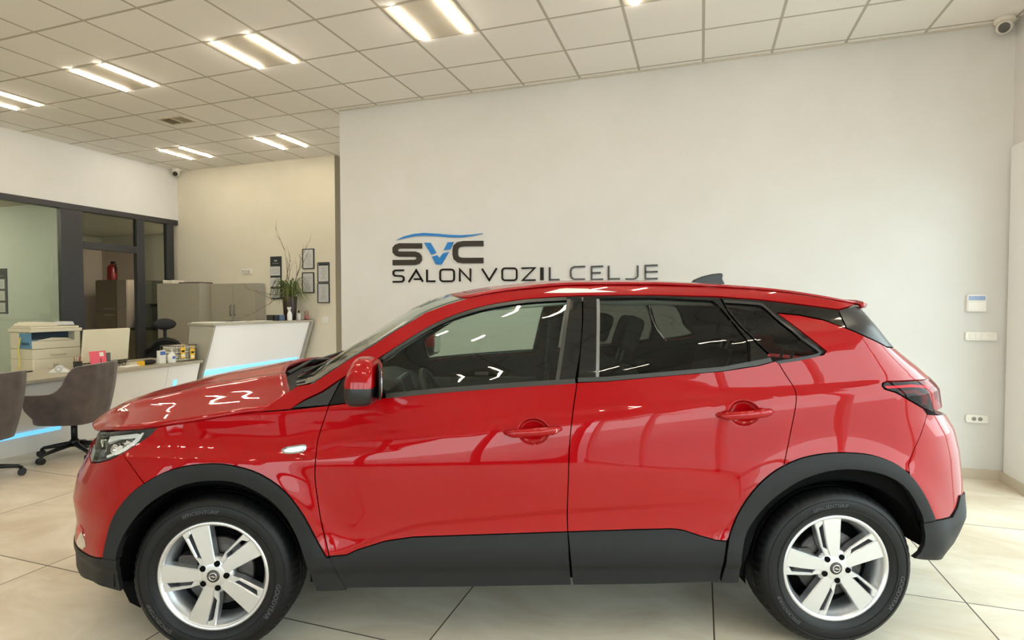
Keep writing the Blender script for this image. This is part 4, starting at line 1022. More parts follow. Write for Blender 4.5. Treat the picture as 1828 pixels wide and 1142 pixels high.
# ---- desk: thick grey top, white front slanting back to the floor
DZ = .76
fx = lambda Y: -6.12-.035*(Y-3.3)
e = empty('reception_desk', (-6.5, 4.0, 0)); ox, oy = -6.5, 4.0
tag(e, 'long white reception desk with grey top and light blue glowing strips', 'desk')
def hx_(a, oz=0): return [(x-ox, y-oy, z-oz) for x, y, z in a]
Y0, Y1 = 2.0, 5.63
MB().hexa(hx_([(-7.15, Y0, DZ-.035), (fx(Y0), Y0, DZ-.035), (fx(Y1), Y1, DZ-.035), (-7.15, Y1, DZ-.035), (-7.15, Y0, DZ), (fx(Y0), Y0, DZ), (fx(Y1), Y1, DZ), (-7.15, Y1, DZ)])).build('desk_top', 'desk_top', e, bevel=.004)
seams = [Y0, 3.05, 4.12, 5.15, Y1-.01]
for i in range(4):
    a, b_ = seams[i]+.003, seams[i+1]-.003
    MB().hexa(hx_([(fx(a)-.28, a, .0), (fx(a)-.25, a, .0), (fx(b_)-.25, b_, .0), (fx(b_)-.28, b_, .0), (fx(a)-.08, a, DZ-.035), (fx(a)-.04, a, DZ-.035), (fx(b_)-.04, b_, DZ-.035), (fx(b_)-.08, b_, DZ-.035)])).build('front_panel', 'desk_white', e)
def slant(y, z): return fx(y)-.25+.21*z/(DZ-.035)
def led(y0, z0, y1, z1, h, nm='light_strip', par=None, X=slant):
    A = [(X(y0, z0)+.002, y0, z0), (X(y0, z0)+.014, y0, z0), (X(y1, z1)+.014, y1, z1), (X(y1, z1)+.002, y1, z1)]
    B = [(X(y0, z0+h)+.002, y0, z0+h), (X(y0, z0+h)+.014, y0, z0+h), (X(y1, z1+h)+.014, y1, z1+h), (X(y1, z1+h)+.002, y1, z1+h)]
    return MB().hexa(hx_(A+B)).build(nm, 'led_blue', par or e)
led(2.2, .19, 3.97, .19, .038); led(4.22, .20, 5.1, .20, .022); led(5.262, .40, 5.302, .40, .135)
MB().box((-7.1-ox, Y0-oy+.1, 0), (-7.06-ox, Y1-oy-.1, DZ-.035)).build('back_leg', 'desk_white', e)

# ---- raised counter
e = empty('reception_counter', (-6.2, 6.5, 0)); ox, oy = -6.2, 6.5
tag(e, 'raised grey and white reception counter with bright blue glowing strip', 'counter')
CZ = 1.242
cx = lambda Y: -6.035+.135*(Y-5.66)
Ya, Yb = 5.66, 7.36
MB().hexa(hx_([(cx(Ya)-.44, Ya-.02, CZ-.03), (cx(Ya), Ya-.02, CZ-.03), (cx(Yb), Yb, CZ-.03), (cx(Yb)-.44, Yb, CZ-.03), (cx(Ya)-.44, Ya-.02, CZ), (cx(Ya), Ya-.02, CZ), (cx(Yb), Yb, CZ), (cx(Yb)-.44, Yb, CZ)])).build('counter_top', 'desk_top', e, bevel=.004)
sl = lambda z: -.42*(1-(z-.0)/(CZ-.03))        # front face leans back towards the floor
def endp(y0, y1, nm, dx=0.0):
    a, b_ = cx(y0), cx(y1)
    MB().hexa(hx_([(a-.58, y0, 0), (a+sl(0)+dx, y0, 0), (b_+sl(0)+dx, y1, 0), (b_-.58, y1, 0), (a-.42, y0, CZ-.03), (a-.004+dx, y0, CZ-.03), (b_-.004+dx, y1, CZ-.03), (b_-.42, y1, CZ-.03)])).build(nm, 'laminate_grey', e, bevel=.002)
endp(Ya, Ya+.03, 'end_panel'); endp(Yb-.04, Yb-.002, 'end_panel')
a, b_ = Ya+.03, Yb-.04
MB().hexa(hx_([(cx(a)-.57, a, 0), (cx(a)+sl(0)-.05, a, 0), (cx(b_)+sl(0)-.05, b_, 0), (cx(b_)-.57, b_, 0), (cx(a)-.40, a, CZ-.03), (cx(a)-.05, a, CZ-.03), (cx(b_)-.05, b_, CZ-.03), (cx(b_)-.40, b_, CZ-.03)])).build('front_panel', 'desk_white', e)
led(Ya+.04, .535, Yb-.10, .585, .065, X=lambda y, z: cx(y)+sl(z)-.05)

# ---- brown swivel chairs
def swivel_chair(x, y, rz, label):
    e = empty('swivel_chair', (x, y, 0), rz); tag(e, label, 'chair', 'brown suede swivel chairs at the desk')
    base = MB()
    for k in range(5):
        a = 2*math.pi*k/5
        base.tube([(.03*math.cos(a), .03*math.sin(a), .125), (.29*math.cos(a), .29*math.sin(a), .085), (.315*math.cos(a), .315*math.sin(a), .065)], [.026, .016, .014], 8)
    base.lathe([(0, .10), (.04, .10), (.045, .15), (.03, .17), (0, .17)], 20)
    base.build('base', 'chair_metal', e)
    MB().cyl((0, 0, .15), (0, 0, .34), .027, 16).build('column', 'chair_metal', e)
    MB().box((-.12, -.10, .33), (.12, .10, .36)).build('seat_mount', 'chair_metal', e, bevel=.01)
    for k in range(5):
        a = 2*math.pi*k/5; c, s_ = math.cos(a), math.sin(a); cw = MB()
        for d in (-.016, .016):
            px_, py_ = .315*c-d*s_, .315*s_+d*c
            u = Vector((-s_, c, 0)); P = Vector((px_, py_, .030))
            cw.cyl(P-u*.010, P+u*.010, .030, 18)
        cw.cyl((.315*c, .315*s_, .04), (.315*c, .315*s_, .075), .010, 10)
        cw.build('castor', 'castor', e)
    # wrap-round shell: tall back, arms falling away to the front (+x is the front)
    def hgt(t):
        t = abs(t)
        return .30+.26*(1-1/(1+math.exp(-(t-.545)*26)))-.02*t + .015
    def pt(t, v, r_off):
        sgn = 1 if t >= 0 else -1; a = abs(t)
        # plan: flat back, rounded corners, straight arms
        L = [(-.285, 0), (-.285, .14), (-.262, .225), (-.20, .272), (-.10, .290), (.05, .295), (.20, .285), (.285, .265)]
        s_ = a*(len(L)-1); i = min(int(s_), len(L)-2); f = s_-i
        bx = L[i][0]+(L[i+1][0]-L[i][0])*f; by = (L[i][1]+(L[i+1][1]-L[i][1])*f)*sgn
        z = .345+hgt(t)*v
        low = 1-.22*(1-v)**2; flare = 1+.10*v*(1-a)
        x = bx*low*flare; yv = by*low*(1+.03*v)
        if r_off:
            n = Vector((bx*.9, by, 0)); n = n.normalized() if n.length > 1e-6 else Vector((-1, 0, 0)); x -= n.x*r_off; yv -= n.y*r_off
        if a > .9 and v < .5: x -= (a-.9)*1.2*(0.5-v)
        return (x, yv, z)
    ts = [-1+2*k/56 for k in range(57)]; vv = [k/10 for k in range(11)]
    V = []; nv = len(vv)
    sh = MB()
    O = [[pt(t, v, 0) for v in vv] for t in ts]; I = [[pt(t, v, .055) for v in vv] for t in ts]
    ring = [O[i]+I[i][::-1] for i in range(len(ts))]; K = 2*nv
    V = [p for r_ in ring for p in r_]; F = []
    for i in range(len(ts)-1):
        for k in range(K):
            l = (k+1) % K; F.append((i*K+k, (i+1)*K+k, (i+1)*K+l, i*K+l))
    F += [tuple(range(K)), tuple((len(ts)-1)*K+k for k in reversed(range(K)))]
    sh.add(V, F, True); sh.build('shell', 'chair_suede', e, bevel=.012, seg=2, smooth_all=True)
    # bottom pan and cushion
    def pan(r_, z): return [( .98*r_*x, .98*r_*y, z) for x, y in [(-.23, -.12), (-.20, -.20), (-.10, -.235), (.05, -.24), (.22, -.225), (.27, -.15), (.28, 0), (.27, .15), (.22, .225), (.05, .24), (-.10, .235), (-.20, .20), (-.23, .12)]]
    lv = [(.70, .340), (.92, .343), (1.0, .36), (1.03, .43), (1.0, .47), (.85, .485), (.3, .49)]
    mb = MB(); R_ = [pan(r_, z) for r_, z in lv]; n = 13; V = [p for r_ in R_ for p in r_]; F = [tuple(reversed(range(n))), tuple((len(lv)-1)*n+k for k in range(n))]
    for i in range(len(lv)-1):
        for k in range(n): l = (k+1) % n; F.append((i*n+k, i*n+l, (i+1)*n+l, (i+1)*n+k))
    mb.add(V, F, True); mb.build('seat', 'chair_suede', e)
    return e
swivel_chair(-5.84, 3.787, math.radians(202), 'brown suede swivel chair at the desk in front of the monitor, fully in view')
swivel_chair(-5.80, 2.95, math.radians(200), 'brown suede swivel chair at the desk cut off by the left picture edge')

# ---- black office chair behind the desk
e = empty('office_chair', (-7.26, 5.98, 0), math.radians(-35)); tag(e, 'black office chair with oval headrest behind the reception desk', 'chair')
MB().ball((-.26, 0, 1.20), (.045, .145, .085), 20, 12).build('headrest', 'office_black', e)
MB().tube([(-.30, 0, .8), (-.29, 0, 1.15)], .022, 8).build('headrest_stem', 'office_black', e)
MB().grid(lambda u, v: (-.26-.05*math.sin(math.pi*v)+.10*(2*u-1)**2, (.30-.06*v)*(2*u-1)*(1-.35*max(0, v-.75)*3*abs(2*u-1)), .52+.47*v-.09*max(0, v-.6)*(2*u-1)**2*4), [k/16 for k in range(17)], [k/12 for k in range(13)]).build('backrest', 'office_black', e, solid=.04)
MB().rbox((-.24, -.25, .43), (.26, .25, .52), .08).build('seat', 'office_black', e, bevel=.02)
MB().cyl((0, 0, .10), (0, 0, .44), .03, 12).build('column', 'office_black', e)
b_ = MB()
for k in range(5): a = 2*math.pi*k/5; b_.tube([(0, 0, .11), (.30*math.cos(a), .30*math.sin(a), .075)], [.03, .018], 8)
b_.build('base', 'office_black', e)
for k in range(5): a = 2*math.pi*k/5; MB().ball((.30*math.cos(a), .30*math.sin(a), .032), .032, 12, 8).build('castor', 'castor', e)
for s_ in (-1, 1): MB().tube([(-.18, s_*.28, .46), (-.10, s_*.31, .70), (.12, s_*.31, .70)], .018, 8).build('armrest', 'office_black', e)

# ---- grey cabinets along the far wall
def cabinet(x0, x1, y0, y1, z, doors, label, side=0.0):
    e = empty('storage_cabinet', ((x0+x1)/2, (y0+y1)/2, 0)); tag(e, label, 'cabinet', 'grey office cabinets'); cx_, cy_ = (x0+x1)/2, (y0+y1)/2
    MB().box((x0-cx_, y0+.02-cy_, 0), (x1-cx_, y1-cy_, z)).build('body', 'cabinet_grey', e, bevel=.002)
    for a, b2, hs in doors:
        d = MB().box((a-cx_+.003, y0-cy_, .06), (b2-cx_-.003, y0+.0195-cy_, z-.004)).build('door', 'cabinet_grey', e, bevel=.0015)
        if hs: hxp = (a+.04 if hs < 0 else b2-.04)-cx_; MB().tube([(hxp, y0-cy_-.001, 1.30), (hxp, y0-cy_-.03, 1.32), (hxp, y0-cy_-.03, 1.46), (hxp, y0-cy_-.001, 1.48)], .007, 8).build('handle', 'silver_trim', d)
cabinet(-8.675, -7.745, 6.98, 7.405, 1.838, [(-8.675, -7.745, 0)], 'tall grey cabinet in the room corner beside the office glazing')
cabinet(-7.74, -6.81, 7.20, 7.405, 1.832, [(-7.74, -7.275, 1), (-7.275, -6.81, -1)], 'tall grey double-door cabinet with two handles behind the raised counter')
def simple(name, label, cat, loc_, rz=0.0, group=None):
    e = empty(name, loc_, rz); tag(e, label, cat, group); return e
e = simple('document_tray', 'cream document tray on top of the corner cabinet', 'tray', (-8.5, 7.15, 1.838))
MB().box((-.10, -.12, 0), (.10, .12, .012)).box((-.10, -.12, .012), (-.09, .12, .06)).box((.09, -.12, .012), (.10, .12, .06)).build('tray', 'cream_plastic', e)
MB().box((-.08, -.12, .013), (.08, .11, .035)).build('papers', 'paper', e)
e = simple('folder', 'dark flat folder lying on top of the corner cabinet', 'folder', (-8.03, 7.17, 1.838)); MB().box((-.22, -.14, 0), (.22, .14, .018)).build('cover', 'office_black', e)

# ---- things on the far wall
def wall_frame(pa, pb, label, dark_head=False, seed=0):
    (xa, za), (xb, zb_) = on_wall(*pa, YF), on_wall(*pb, YF); hw, hh = (xb-xa)/2, (za-zb_)/2
    e = empty('certificate_frame', ((xa+xb)/2, YF, (za+zb_)/2)); tag(e, label, 'frame', 'framed certificates on the far wall')
    f = MB()
    for s_ in (-1, 1): f.box((s_*hw-.007, -.016, -hh), (s_*hw+.007, -.001, hh)); f.box((-hw, -.0155, s_*hh-.007), (hw, -.0015, s_*hh+.007))
    f.build('frame', 'poster_dark', e)
    MB().box((-hw+.006, -.009, -hh+.006), (hw-.006, -.002, hh-.006)).build('sheet', 'paper_grey', e)
    if dark_head: MB().box((-hw*.85, -.011, hh*.70), (hw*.85, -.0085, hh*.93)).build('heading', 'poster_dark', e)
    R_ = random.Random(seed); L_ = MB()
    for k in range(8):
        z = hh*.55-k*hh*.17; w_ = hw*R_.uniform(.25, .62); L_.box((-w_, -.0100, z-.003), (w_, -.0085, z+.003))
    t_ = L_.build('text_lines', 'poster_text', e); t_['kind'] = 'stuff'
wall_frame((541, 445), (561, 479), 'framed certificate at upper left of four, above the plant', seed=1)
wall_frame((540.5, 487), (561, 522), 'framed certificate half hidden by the plant leaves', seed=2)
wall_frame((568, 469), (588, 503), 'framed certificate with dark heading bar beside the wall corner', True, 3)
wall_frame((568, 506), (588.5, 540), 'framed certificate directly below the one with dark heading bar', seed=4)
def calendar(pa, pb, Y, label):
    (xa, za), (xb, zb_) = on_wall(*pa, Y), on_wall(*pb, Y); hw, hh = (xb-xa)/2, (za-zb_)/2
    e = empty('wall_calendar', ((xa+xb)/2, Y, (za+zb_)/2)); tag(e, label, 'calendar', 'dark three-month wall calendars')
    MB().box((-hw, -.010, -hh), (hw, -.001, hh)).build('backing', 'poster_dark', e)
    for k in range(3):
        z1_ = hh*(.53-.52*k); z0_ = z1_-hh*.42
        p = MB().box((-hw*.92, -.016, z0_), (hw*.78, -.0095, z1_)).build('month_sheet', 'paper_grey', e)
        L_ = MB()
        for i in range(4): L_.box((-hw*.75, -.0168, z1_-hh*.12-i*hh*.07), (hw*.6, -.0158, z1_-hh*.105-i*hh*.07))
        L_.build('dates', 'poster_text', p)['kind'] = 'stuff'
    for s_ in (-1, 1): MB().ball((s_*hw*.14, -.011, hh*.80), (.014, .003, .012), 10, 6).build('emblem', 'paper_grey', e)
    MB().box((-hw*.6, -.0115, hh*.665), (hw*.6, -.0095, hh*.69)).build('title_line', 'poster_text', e)
calendar((483, 458), (503.6, 534), YF, 'dark wall calendar with three month sheets left of the potted plant')
calendar((-18, 480), (15, 560), 5.62, 'dark wall calendar seen through the office glass at the left picture edge')

# ---- plant and small things on the raised counter
e = simple('potted_plant', 'green arching spider plant with bare twigs in a dark brown pot', 'plant', (-6.075, 7.13, CZ)); e.scale = (1.3, 1.3, 1.55)
MB().lathe([(0, 0), (.062, 0), (.070, .02), (.082, .20), (.086, .235), (.080, .24), (.074, .22), (0, .215)], 28).build('pot', 'pot_brown', e)
R_ = random.Random(5); lf = MB()
for k in range(130):
    a = R_.uniform(0, 2*math.pi); L = R_.uniform(.16, .34); up_ = R_.uniform(.04, .22); w_ = R_.uniform(.003, .006); n = 8
    P = []
    for i in range(n+1):
        t = i/n; r_ = .03+L*t*.85; z = .22+up_*4*t*(1-t)*.75+up_*.45*t-.22*max(0, t-.5)**1.5*R_.uniform(.7, 1.3)
        P.append(Vector((r_*math.cos(a), r_*math.sin(a)*(.7 if math.sin(a) < 0 else .48), z)))
    s_ = Vector((-math.sin(a), math.cos(a), 0)); V = []
    for i, p in enumerate(P):
        ww = w_*(1-(i/n)**2)+.0008; V += [p-s_*ww, p+Vector((0, 0, ww*.5)), p+s_*ww]
    F = []
    for i in range(n): F += [(i*3, i*3+1, i*3+4, i*3+3), (i*3+1, i*3+2, i*3+5, i*3+4)]
    lf.add(V, F, True)
lf.build('leaves', 'leaf_green', e)['kind'] = 'stuff'
tw = MB(); R_ = random.Random(11)
def twig(p, d, L, r_, depth):
    P = [Vector(p)]; d = Vector(d).normalized()
    for i in range(5):
        d = (d+Vector((R_.uniform(-.16, .16), R_.uniform(-.16, .16), R_.uniform(-.02, .12)))).normalized(); P.append(P[-1]+d*L/5)
    tw.tube(P, [r_*(1-.15*i) for i in range(6)], 5)
    if depth:
        for i in (2, 3, 4, 5):
            if R_.random() < .8: twig(P[i], d+Vector((R_.uniform(-.8, .8), R_.uniform(-.4, .4), R_.uniform(-.2, .6))), L*R_.uniform(.35, .55), r_*.6, depth-1)
twig((-.02, 0, .2), (.05, -.08, 1), .50, .006, 2); twig((.02, 0, .2), (.3, -.1, 1), .42, .005, 2); twig((-.03, 0, .2), (-.15, -.1, 1), .42, .006, 1)
twig((-.05, 0, .26), (-1, 0, -.05), .40, .004, 2); twig((-.05, 0, .28), (-.8, -.1, -.45), .42, .004, 2)
tw.build('dry_twigs', 'twig', e)['kind'] = 'stuff'
def bottle(name, label, cat, loc_, prof, mn, cap=None, group=None, capn='cap'):
    e = simple(name, label, cat, loc_, group=group); MB().lathe(prof, 20).build('body', mn, e)
    if cap:
        c = MB(); cap(c); c.build(capn, cap.mn if hasattr(cap, 'mn') else 'bottle_white', e)
    return e
def trig(c):
    c.box((-.035, -.012, .175), (.022, .012, .205)); c.tube([(-.02, 0, .18), (-.03, 0, .145)], .006, 6); c.cyl((0, 0, .155), (0, 0, .18), .013, 12)
bottle('spray_bottle', 'white trigger spray bottle in front of the plant pot', 'spray bottle', (-5.955, 6.98, CZ), [(0, 0), (.034, 0), (.036, .01), (.036, .09), (.026, .125), (.012, .15), (.012, .16), (0, .16)], 'bottle_white', trig, capn='trigger')
def pump(c): c.cyl((0, 0, .135), (0, 0, .165), .006, 8); c.box((-.028, -.008, .16), (.008, .008, .172))
bottle('pump_bottle', 'white pump bottle behind the dark boxes on the counter', 'bottle', (-6.22, 7.20, CZ), [(0, 0), (.03, 0), (.032, .01), (.032, .10), (.014, .12), (.014, .14), (0, .14)], 'bottle_white', pump, capn='pump')
def cap2(c): c.lathe([(0, .115), (.014, .115), (.012, .15), (0, .15)], 14)
cap2.mn = 'office_black'
bottle('bottle', 'small grey bottle with black cap right of the spray bottle', 'bottle', (-5.91, 7.13, CZ), [(0, 0), (.026, 0), (.028, .01), (.028, .09), (.012, .115), (0, .115)], 'paper_grey', cap2)
e = simple('gift_box', 'dark olive box at the left of the boxes beside the plant', 'box', (-6.225, 6.91, CZ)); MB().box((-.062, -.05, 0), (.062, .05, .085)).build('carton', 'olive_dark', e, bevel=.003)
e = simple('gift_box', 'navy blue box with a grey blue side next to the plant pot', 'box', (-6.085, 6.91, CZ)); MB().box((-.065, -.045, 0), (.035, .045, .085)).build('carton', 'navy', e, bevel=.003); MB().box((.0355, -.045, 0), (.065, .045, .084)).build('side_panel', 'slate_blue', e, bevel=.003)
e = simple('pen_cup', 'small cup of reddish sticks at the end of the counter', 'cup', (-5.87, 7.26, CZ)); MB().lathe([(0, 0), (.03, 0), (.034, .07), (.031, .07), (.028, .006), (0, .006)], 18).build('cup', 'rose', e)
for k in range(6): MB().tube([(.008*math.cos(k), .008*math.sin(k), .01), (.035*math.cos(k*1.1), .03*math.sin(k*1.1), .13+.01*(k % 3))], .004, 6).build('stick', 'rose' if k % 2 else 'fruit_red', e)
e = simple('magazine', 'white magazines lying on the near end of the raised counter', 'magazine', (-6.27, 5.80, CZ), .1); MB().box((-.13, -.17, 0), (.13, .16, .012)).build('pages', 'paper', e)
e = simple('magazine', 'dark magazine lying on the raised counter beyond the white ones', 'magazine', (-6.22, 6.14, CZ), .2); MB().box((-.11, -.15, 0), (.11, .15, .014)).build('pages', 'paper', e); MB().box((-.111, -.151, .0142), (.111, .151, .017)).build('cover', 'office_black', e)
e = simple('leaflet', 'white leaflets spread on the middle of the raised counter', 'leaflets', (-6.15, 6.55, CZ), .12); MB().box((-.10, -.2, 0), (.10, .2, .006)).build('sheet', 'paper', e)

# ---- copier on its cabinet, behind the desk
PR = math.radians(86)
e = simple('copier_cabinet', 'cream cabinet under the copier behind the reception desk', 'cabinet', (-7.42, 4.52, 0), PR)
MB().box((-.25, -.22, 0), (.25, .22, .86)).build('body', 'cream_plastic', e, bevel=.006); MB().box((-.235, -.23, .45), (.235, -.2205, .84)).build('door', 'cream_plastic', e, bevel=.003); MB().box((-.05, -.236, .70), (.0, -.2305, .80)).build('latch', 'cream_dark', e)
e = simple('copier', 'cream office copier with blue output tray behind the reception desk', 'copier', (-7.42, 4.52, .86), PR)
MB().box((-.25, -.22, 0), (.25, .22, .115)).build('paper_tray', 'cream_plastic', e, bevel=.006)
MB().box((-.07, -.226, .03), (.09, -.219, .05)).build('tray_handle', 'cream_dark', e)
b_ = MB().box((-.25, -.22, .118), (.25, -.10, .21)); b_.box((-.25, -.10, .118), (.25, .22, .31)); b_.box((.19, -.2205, .118), (.25, -.099, .31)); b_.build('body', 'cream_plastic', e, bevel=.006)
MB().prism([(-.21, .2105), (.17, .2105), (.10, .235), (-.05, .245), (-.16, .225)], -.226, -.205, axis=1).build('tray_lip', 'cream_plastic', e, bevel=.003)
MB().box((-.256, -.21, .125), (-.2505, .02, .30)).build('side_cover', 'blue_plastic', e); MB().box((-.245, -.20, .2105), (.185, -.101, .216)).build('output_tray', 'blue_plastic', e)
MB().box((-.2, -.1015, .222), (.185, -.1005, .305)).build('output_slot', 'printer_ink', e)
for k in range(5): MB().box((-.2572, -.17+.03*k, .165), (-.2562, -.15+.03*k, .195)).build('marking', 'printer_ink', e)
MB().box((-.265, -.235, .312), (.265, .23, .35)).build('scanner_bed', 'cream_plastic', e, bevel=.006)
MB().box((-.25, -.20, .352), (.25, .21, .375)).build('scanner_lid', 'cream_plastic', e, bevel=.006)
MB().prism([(-.25, .376), (.02, .376), (.05, .392), (-.02, .425), (-.19, .425), (-.24, .40)], -.17, .17, axis=1).build('document_feeder', 'cream_plastic', e, bevel=.01)
MB().hexa([(.05, -.13, .385), (.24, -.13, .385), (.24, .13, .385), (.05, .13, .385), (.05, -.13, .40), (.22, -.13, .425), (.22, .13, .425), (.05, .13, .40)]).build('feeder_tray', 'paper_grey', e)
MB().tube([(-.26, -.02, .25), (-.30, -.04, .12), (-.28, -.03, -.05), (-.33, -.05, -.20), (-.29, -.04, -.4)], .008, 8).build('cable', 'cable_yellow', e)
e = simple('paper_tray', 'stacked letter trays with papers between copier and monitor', 'letter tray', (-6.98, 4.98, DZ), .5)
for k in range(3): MB().box((-.13, -.10, .02+.055*k), (.13, .10, .026+.055*k)).build('tray', 'wire_grey', e); MB().box((-.12, -.095, .0265+.055*k), (.12, .09, .04+.055*k)).build('papers', 'paper', e)
for sx in (-1, 1): MB().box((sx*.128-.004, -.10, 0), (sx*.128+.004, .10, .16)).build('upright', 'wire_grey', e)

# ---- monitor seen from the back, and clutter on the desk
e = simple('monitor', 'large cream-white monitor standing on the desk, back towards the showroom', 'monitor', (-6.72, 4.72, DZ), math.radians(5))
M_ = Matrix.Translation((0, 0, .06)) @ Matrix.Rotation(math.radians(7), 4, 'Y')
MB().rbox((-.012, -.29, 0), (.012, .29, .385), .012, axis=0).xf(M_).build('back_shell', 'monitor_back', e, bevel=.004); MB().rbox((-.0145, -.28, .012), (-.0125, .28, .373), .01, axis=0).xf(M_).build('screen', 'screen_dark', e)
MB().hexa([(-.09, -.09, 0), (.09, -.09, 0), (.09, .09, 0), (-.09, .09, 0), (-.085, -.085, .012), (.085, -.085, .012), (.085, .085, .012), (-.085, .085, .012)]).build('foot', 'silver_trim', e); MB().box((.014, -.05, .012), (.024, .05, .22)).build('stand', 'silver_trim', e)
def slab(name, label, cat, loc_, size, mn, rz=0.0, part='body', bev=.003, group=None):
    e = simple(name, label, cat, loc_, rz, group); sx, sy, sz = size; MB().box((-sx/2, -sy/2, 0), (sx/2, sy/2, sz)).build(part, mn, e, bevel=bev); return e
e = slab('tablet', 'flat black tablet at the left end of the desk top', 'tablet', (-6.93, 3.93, DZ), (.14, .24, .012), 'office_black', .25); MB().box((-.062, -.112, .0122), (.062, .112, .0126)).build('screen', 'screen_dark', e)
e = simple('pen_cup', 'black pen cup with coloured pens on the desk', 'cup', (-6.45, 4.235, DZ)); MB().lathe([(0, 0), (.038, 0), (.040, .11), (.036, .11), (.034, .008), (0, .008)], 20).build('cup', 'office_black', e)
for k, mn in enumerate(('bottle_green', 'fruit_red', 'pink_card', 'paper', 'fruit_red', 'leaf_green')): MB().tube([(.012*math.cos(k), .012*math.sin(k), .02), (.032*math.cos(k*1.05), .032*math.sin(k*1.05), .155+.008*(k % 3))], .0045, 6).build('pen', mn, e)
e = slab('red_folder', 'bright pink-red stand-up display card in front of the monitor', 'display card', (-6.42, 4.44, DZ), (.05, .15, .008), 'pink_card', math.radians(-12)); M_ = Matrix.Translation((.01, 0, .004)) @ Matrix.Rotation(math.radians(-12), 4, 'Y')
MB().box((-.006, -.08, 0), (.006, .08, .205)).xf(M_).build('card', 'pink_card', e, bevel=.002); MB().box((.0065, .02, .07), (.0075, .027, .12)).xf(M_).build('marking', 'office_black', e); MB().box((.0065, .015, .145), (.0075, .055, .19)).xf(M_).build('sticker', 'paper', e)
e = simple('tape_dispenser', 'white tape dispenser lying on the desk left of the pen cup', 'tape dispenser', (-6.52, 4.10, DZ), .6); MB().prism([(-.09, 0), (.09, 0), (.09, .015), (.04, .05), (-.03, .055), (-.09, .02)], -.03, .03, axis=1).build('body', 'bottle_white', e, bevel=.008); MB().lathe([(.012, -.032), (.035, -.032), (.035, .032), (.012, .032)], 20, 'y', (0, 0, .045), closed=True).build('roll', 'paper_grey', e)
e = slab('calculator', 'white desk telephone unit right of the black pen cup', 'telephone', (-6.36, 4.30, DZ), (.11, .17, .05), 'bottle_white', 0); MB().box((-.02, -.06, .0505), (.04, .06, .053)).build('keypad', 'paper_grey', e)
slab('envelope', 'cream envelopes lying on the desk between monitor and bottles', 'envelopes', (-6.36, 4.76, DZ), (.11, .23, .015), 'paper', .1, 'stack')
slab('envelope', 'cream paper stack lying on the desk beside the yellow box', 'paper stack', (-6.50, 4.93, DZ), (.11, .20, .03), 'cream_plastic', -.1, 'stack')
e = simple('spectacles', 'dark spectacles lying on the papers in front of the monitor', 'glasses', (-6.40, 4.68, DZ+.016))
g_ = MB(); 
for s_ in (-1, 1): g_.tube([(.0, s_*.034+.024*math.cos(t), .024+.02*math.sin(t)) for t in [2*math.pi*k/16 for k in range(16)]], .0032, 6, closed=True); g_.tube([(0, s_*.058, .03), (-.06, s_*.06, .035), (-.12, s_*.055, .015)], .003, 6)
g_.tube([(0, -.01, .028), (0, .01, .028)], .003, 6); g_.build('frame', 'office_black', e)
slab('tin', 'small yellow box on the desk left of the black case', 'box', (-6.33, 4.87, DZ), (.05, .06, .055), 'yellow_tag')
e = simple('glasses_case', 'black soft case lying on the desk left of the white carton', 'case', (-6.37, 5.00, DZ)); MB().ball((0, 0, .03), (.045, .085, .03), 16, 10, .8).build('case', 'office_black', e)
e = slab('carton', 'white carton with blue label standing next to the soap bottle', 'carton', (-6.33, 5.135, DZ), (.05, .085, .16), 'bottle_white'); MB().box((.0255, -.035, .105), (.0265, .035, .15)).build('label', 'label_blue', e)
e = bottle('soap_bottle', 'white pump soap bottle on the desk in front of the wire basket', 'bottle', (-6.265, 5.225, DZ), [(0, 0), (.042, 0), (.045, .012), (.045, .095), (.03, .12), (.012, .13), (.012, .145), (0, .145)], 'bottle_white', pump, capn='pump'); MB().box((.043, -.025, .055), (.046, .012, .085)).build('label', 'label_blue', e)
e = simple('wire_basket', 'wire basket full of papers at the end of the desk by the counter', 'basket', (-6.43, 5.465, DZ))
w_ = MB()
for z in (.006, .05, .10, .15, .195): w_.tube([(-.13, -.155, z), (.13, -.155, z), (.13, .155, z), (-.13, .155, z)], .003, 6, closed=True)
for k in range(9):
    y_ = -.155+.31*k/8
    for sx in (-1, 1): w_.tube([(sx*.13, y_, .003), (sx*.13, y_, .195)], .0022, 5)
w_.tube([(-.13, -.155, .2), (.13, -.155, .2), (.13, .155, .2), (-.13, .155, .2)], .006, 6, closed=True); w_.build('basket', 'wire_grey', e)
for k in range(6): slab('document_stack', 'documents filed in the wire basket at the desk end', 'documents', (-6.43+.004*(k % 3), 5.465, DZ+.010+.032*k), (.22, .285, .026), 'paper' if k % 2 else 'cream_plastic', 0, 'stack', .002, group='documents in the wire basket')
for y_, z_, lb in ((5.40, .045, 'yellow key tag hanging on the wire basket, the one nearer the soap bottle'), (5.54, .02, 'yellow key tag hanging on the wire basket, the one nearer the counter')):
    e = simple('key_tag', lb, 'key tag', (-6.285, y_, DZ+z_)); MB().box((0, -.033, 0), (.004, .033, .13)).build('tag', 'yellow_tag', e); MB().box((.0042, -.022, .015), (.005, .022, .05)).build('label', 'paper', e)
    MB().box((.0042, -.022, .075), (.005, .022, .10)).build('print', 'office_black', e)
    MB().tube([(.002, .022*math.cos(t), .148+.025*math.sin(t)) for t in [2*math.pi*k/14 for k in range(14)]], .004, 6, closed=True).build('loop', 'yellow_tag', e)

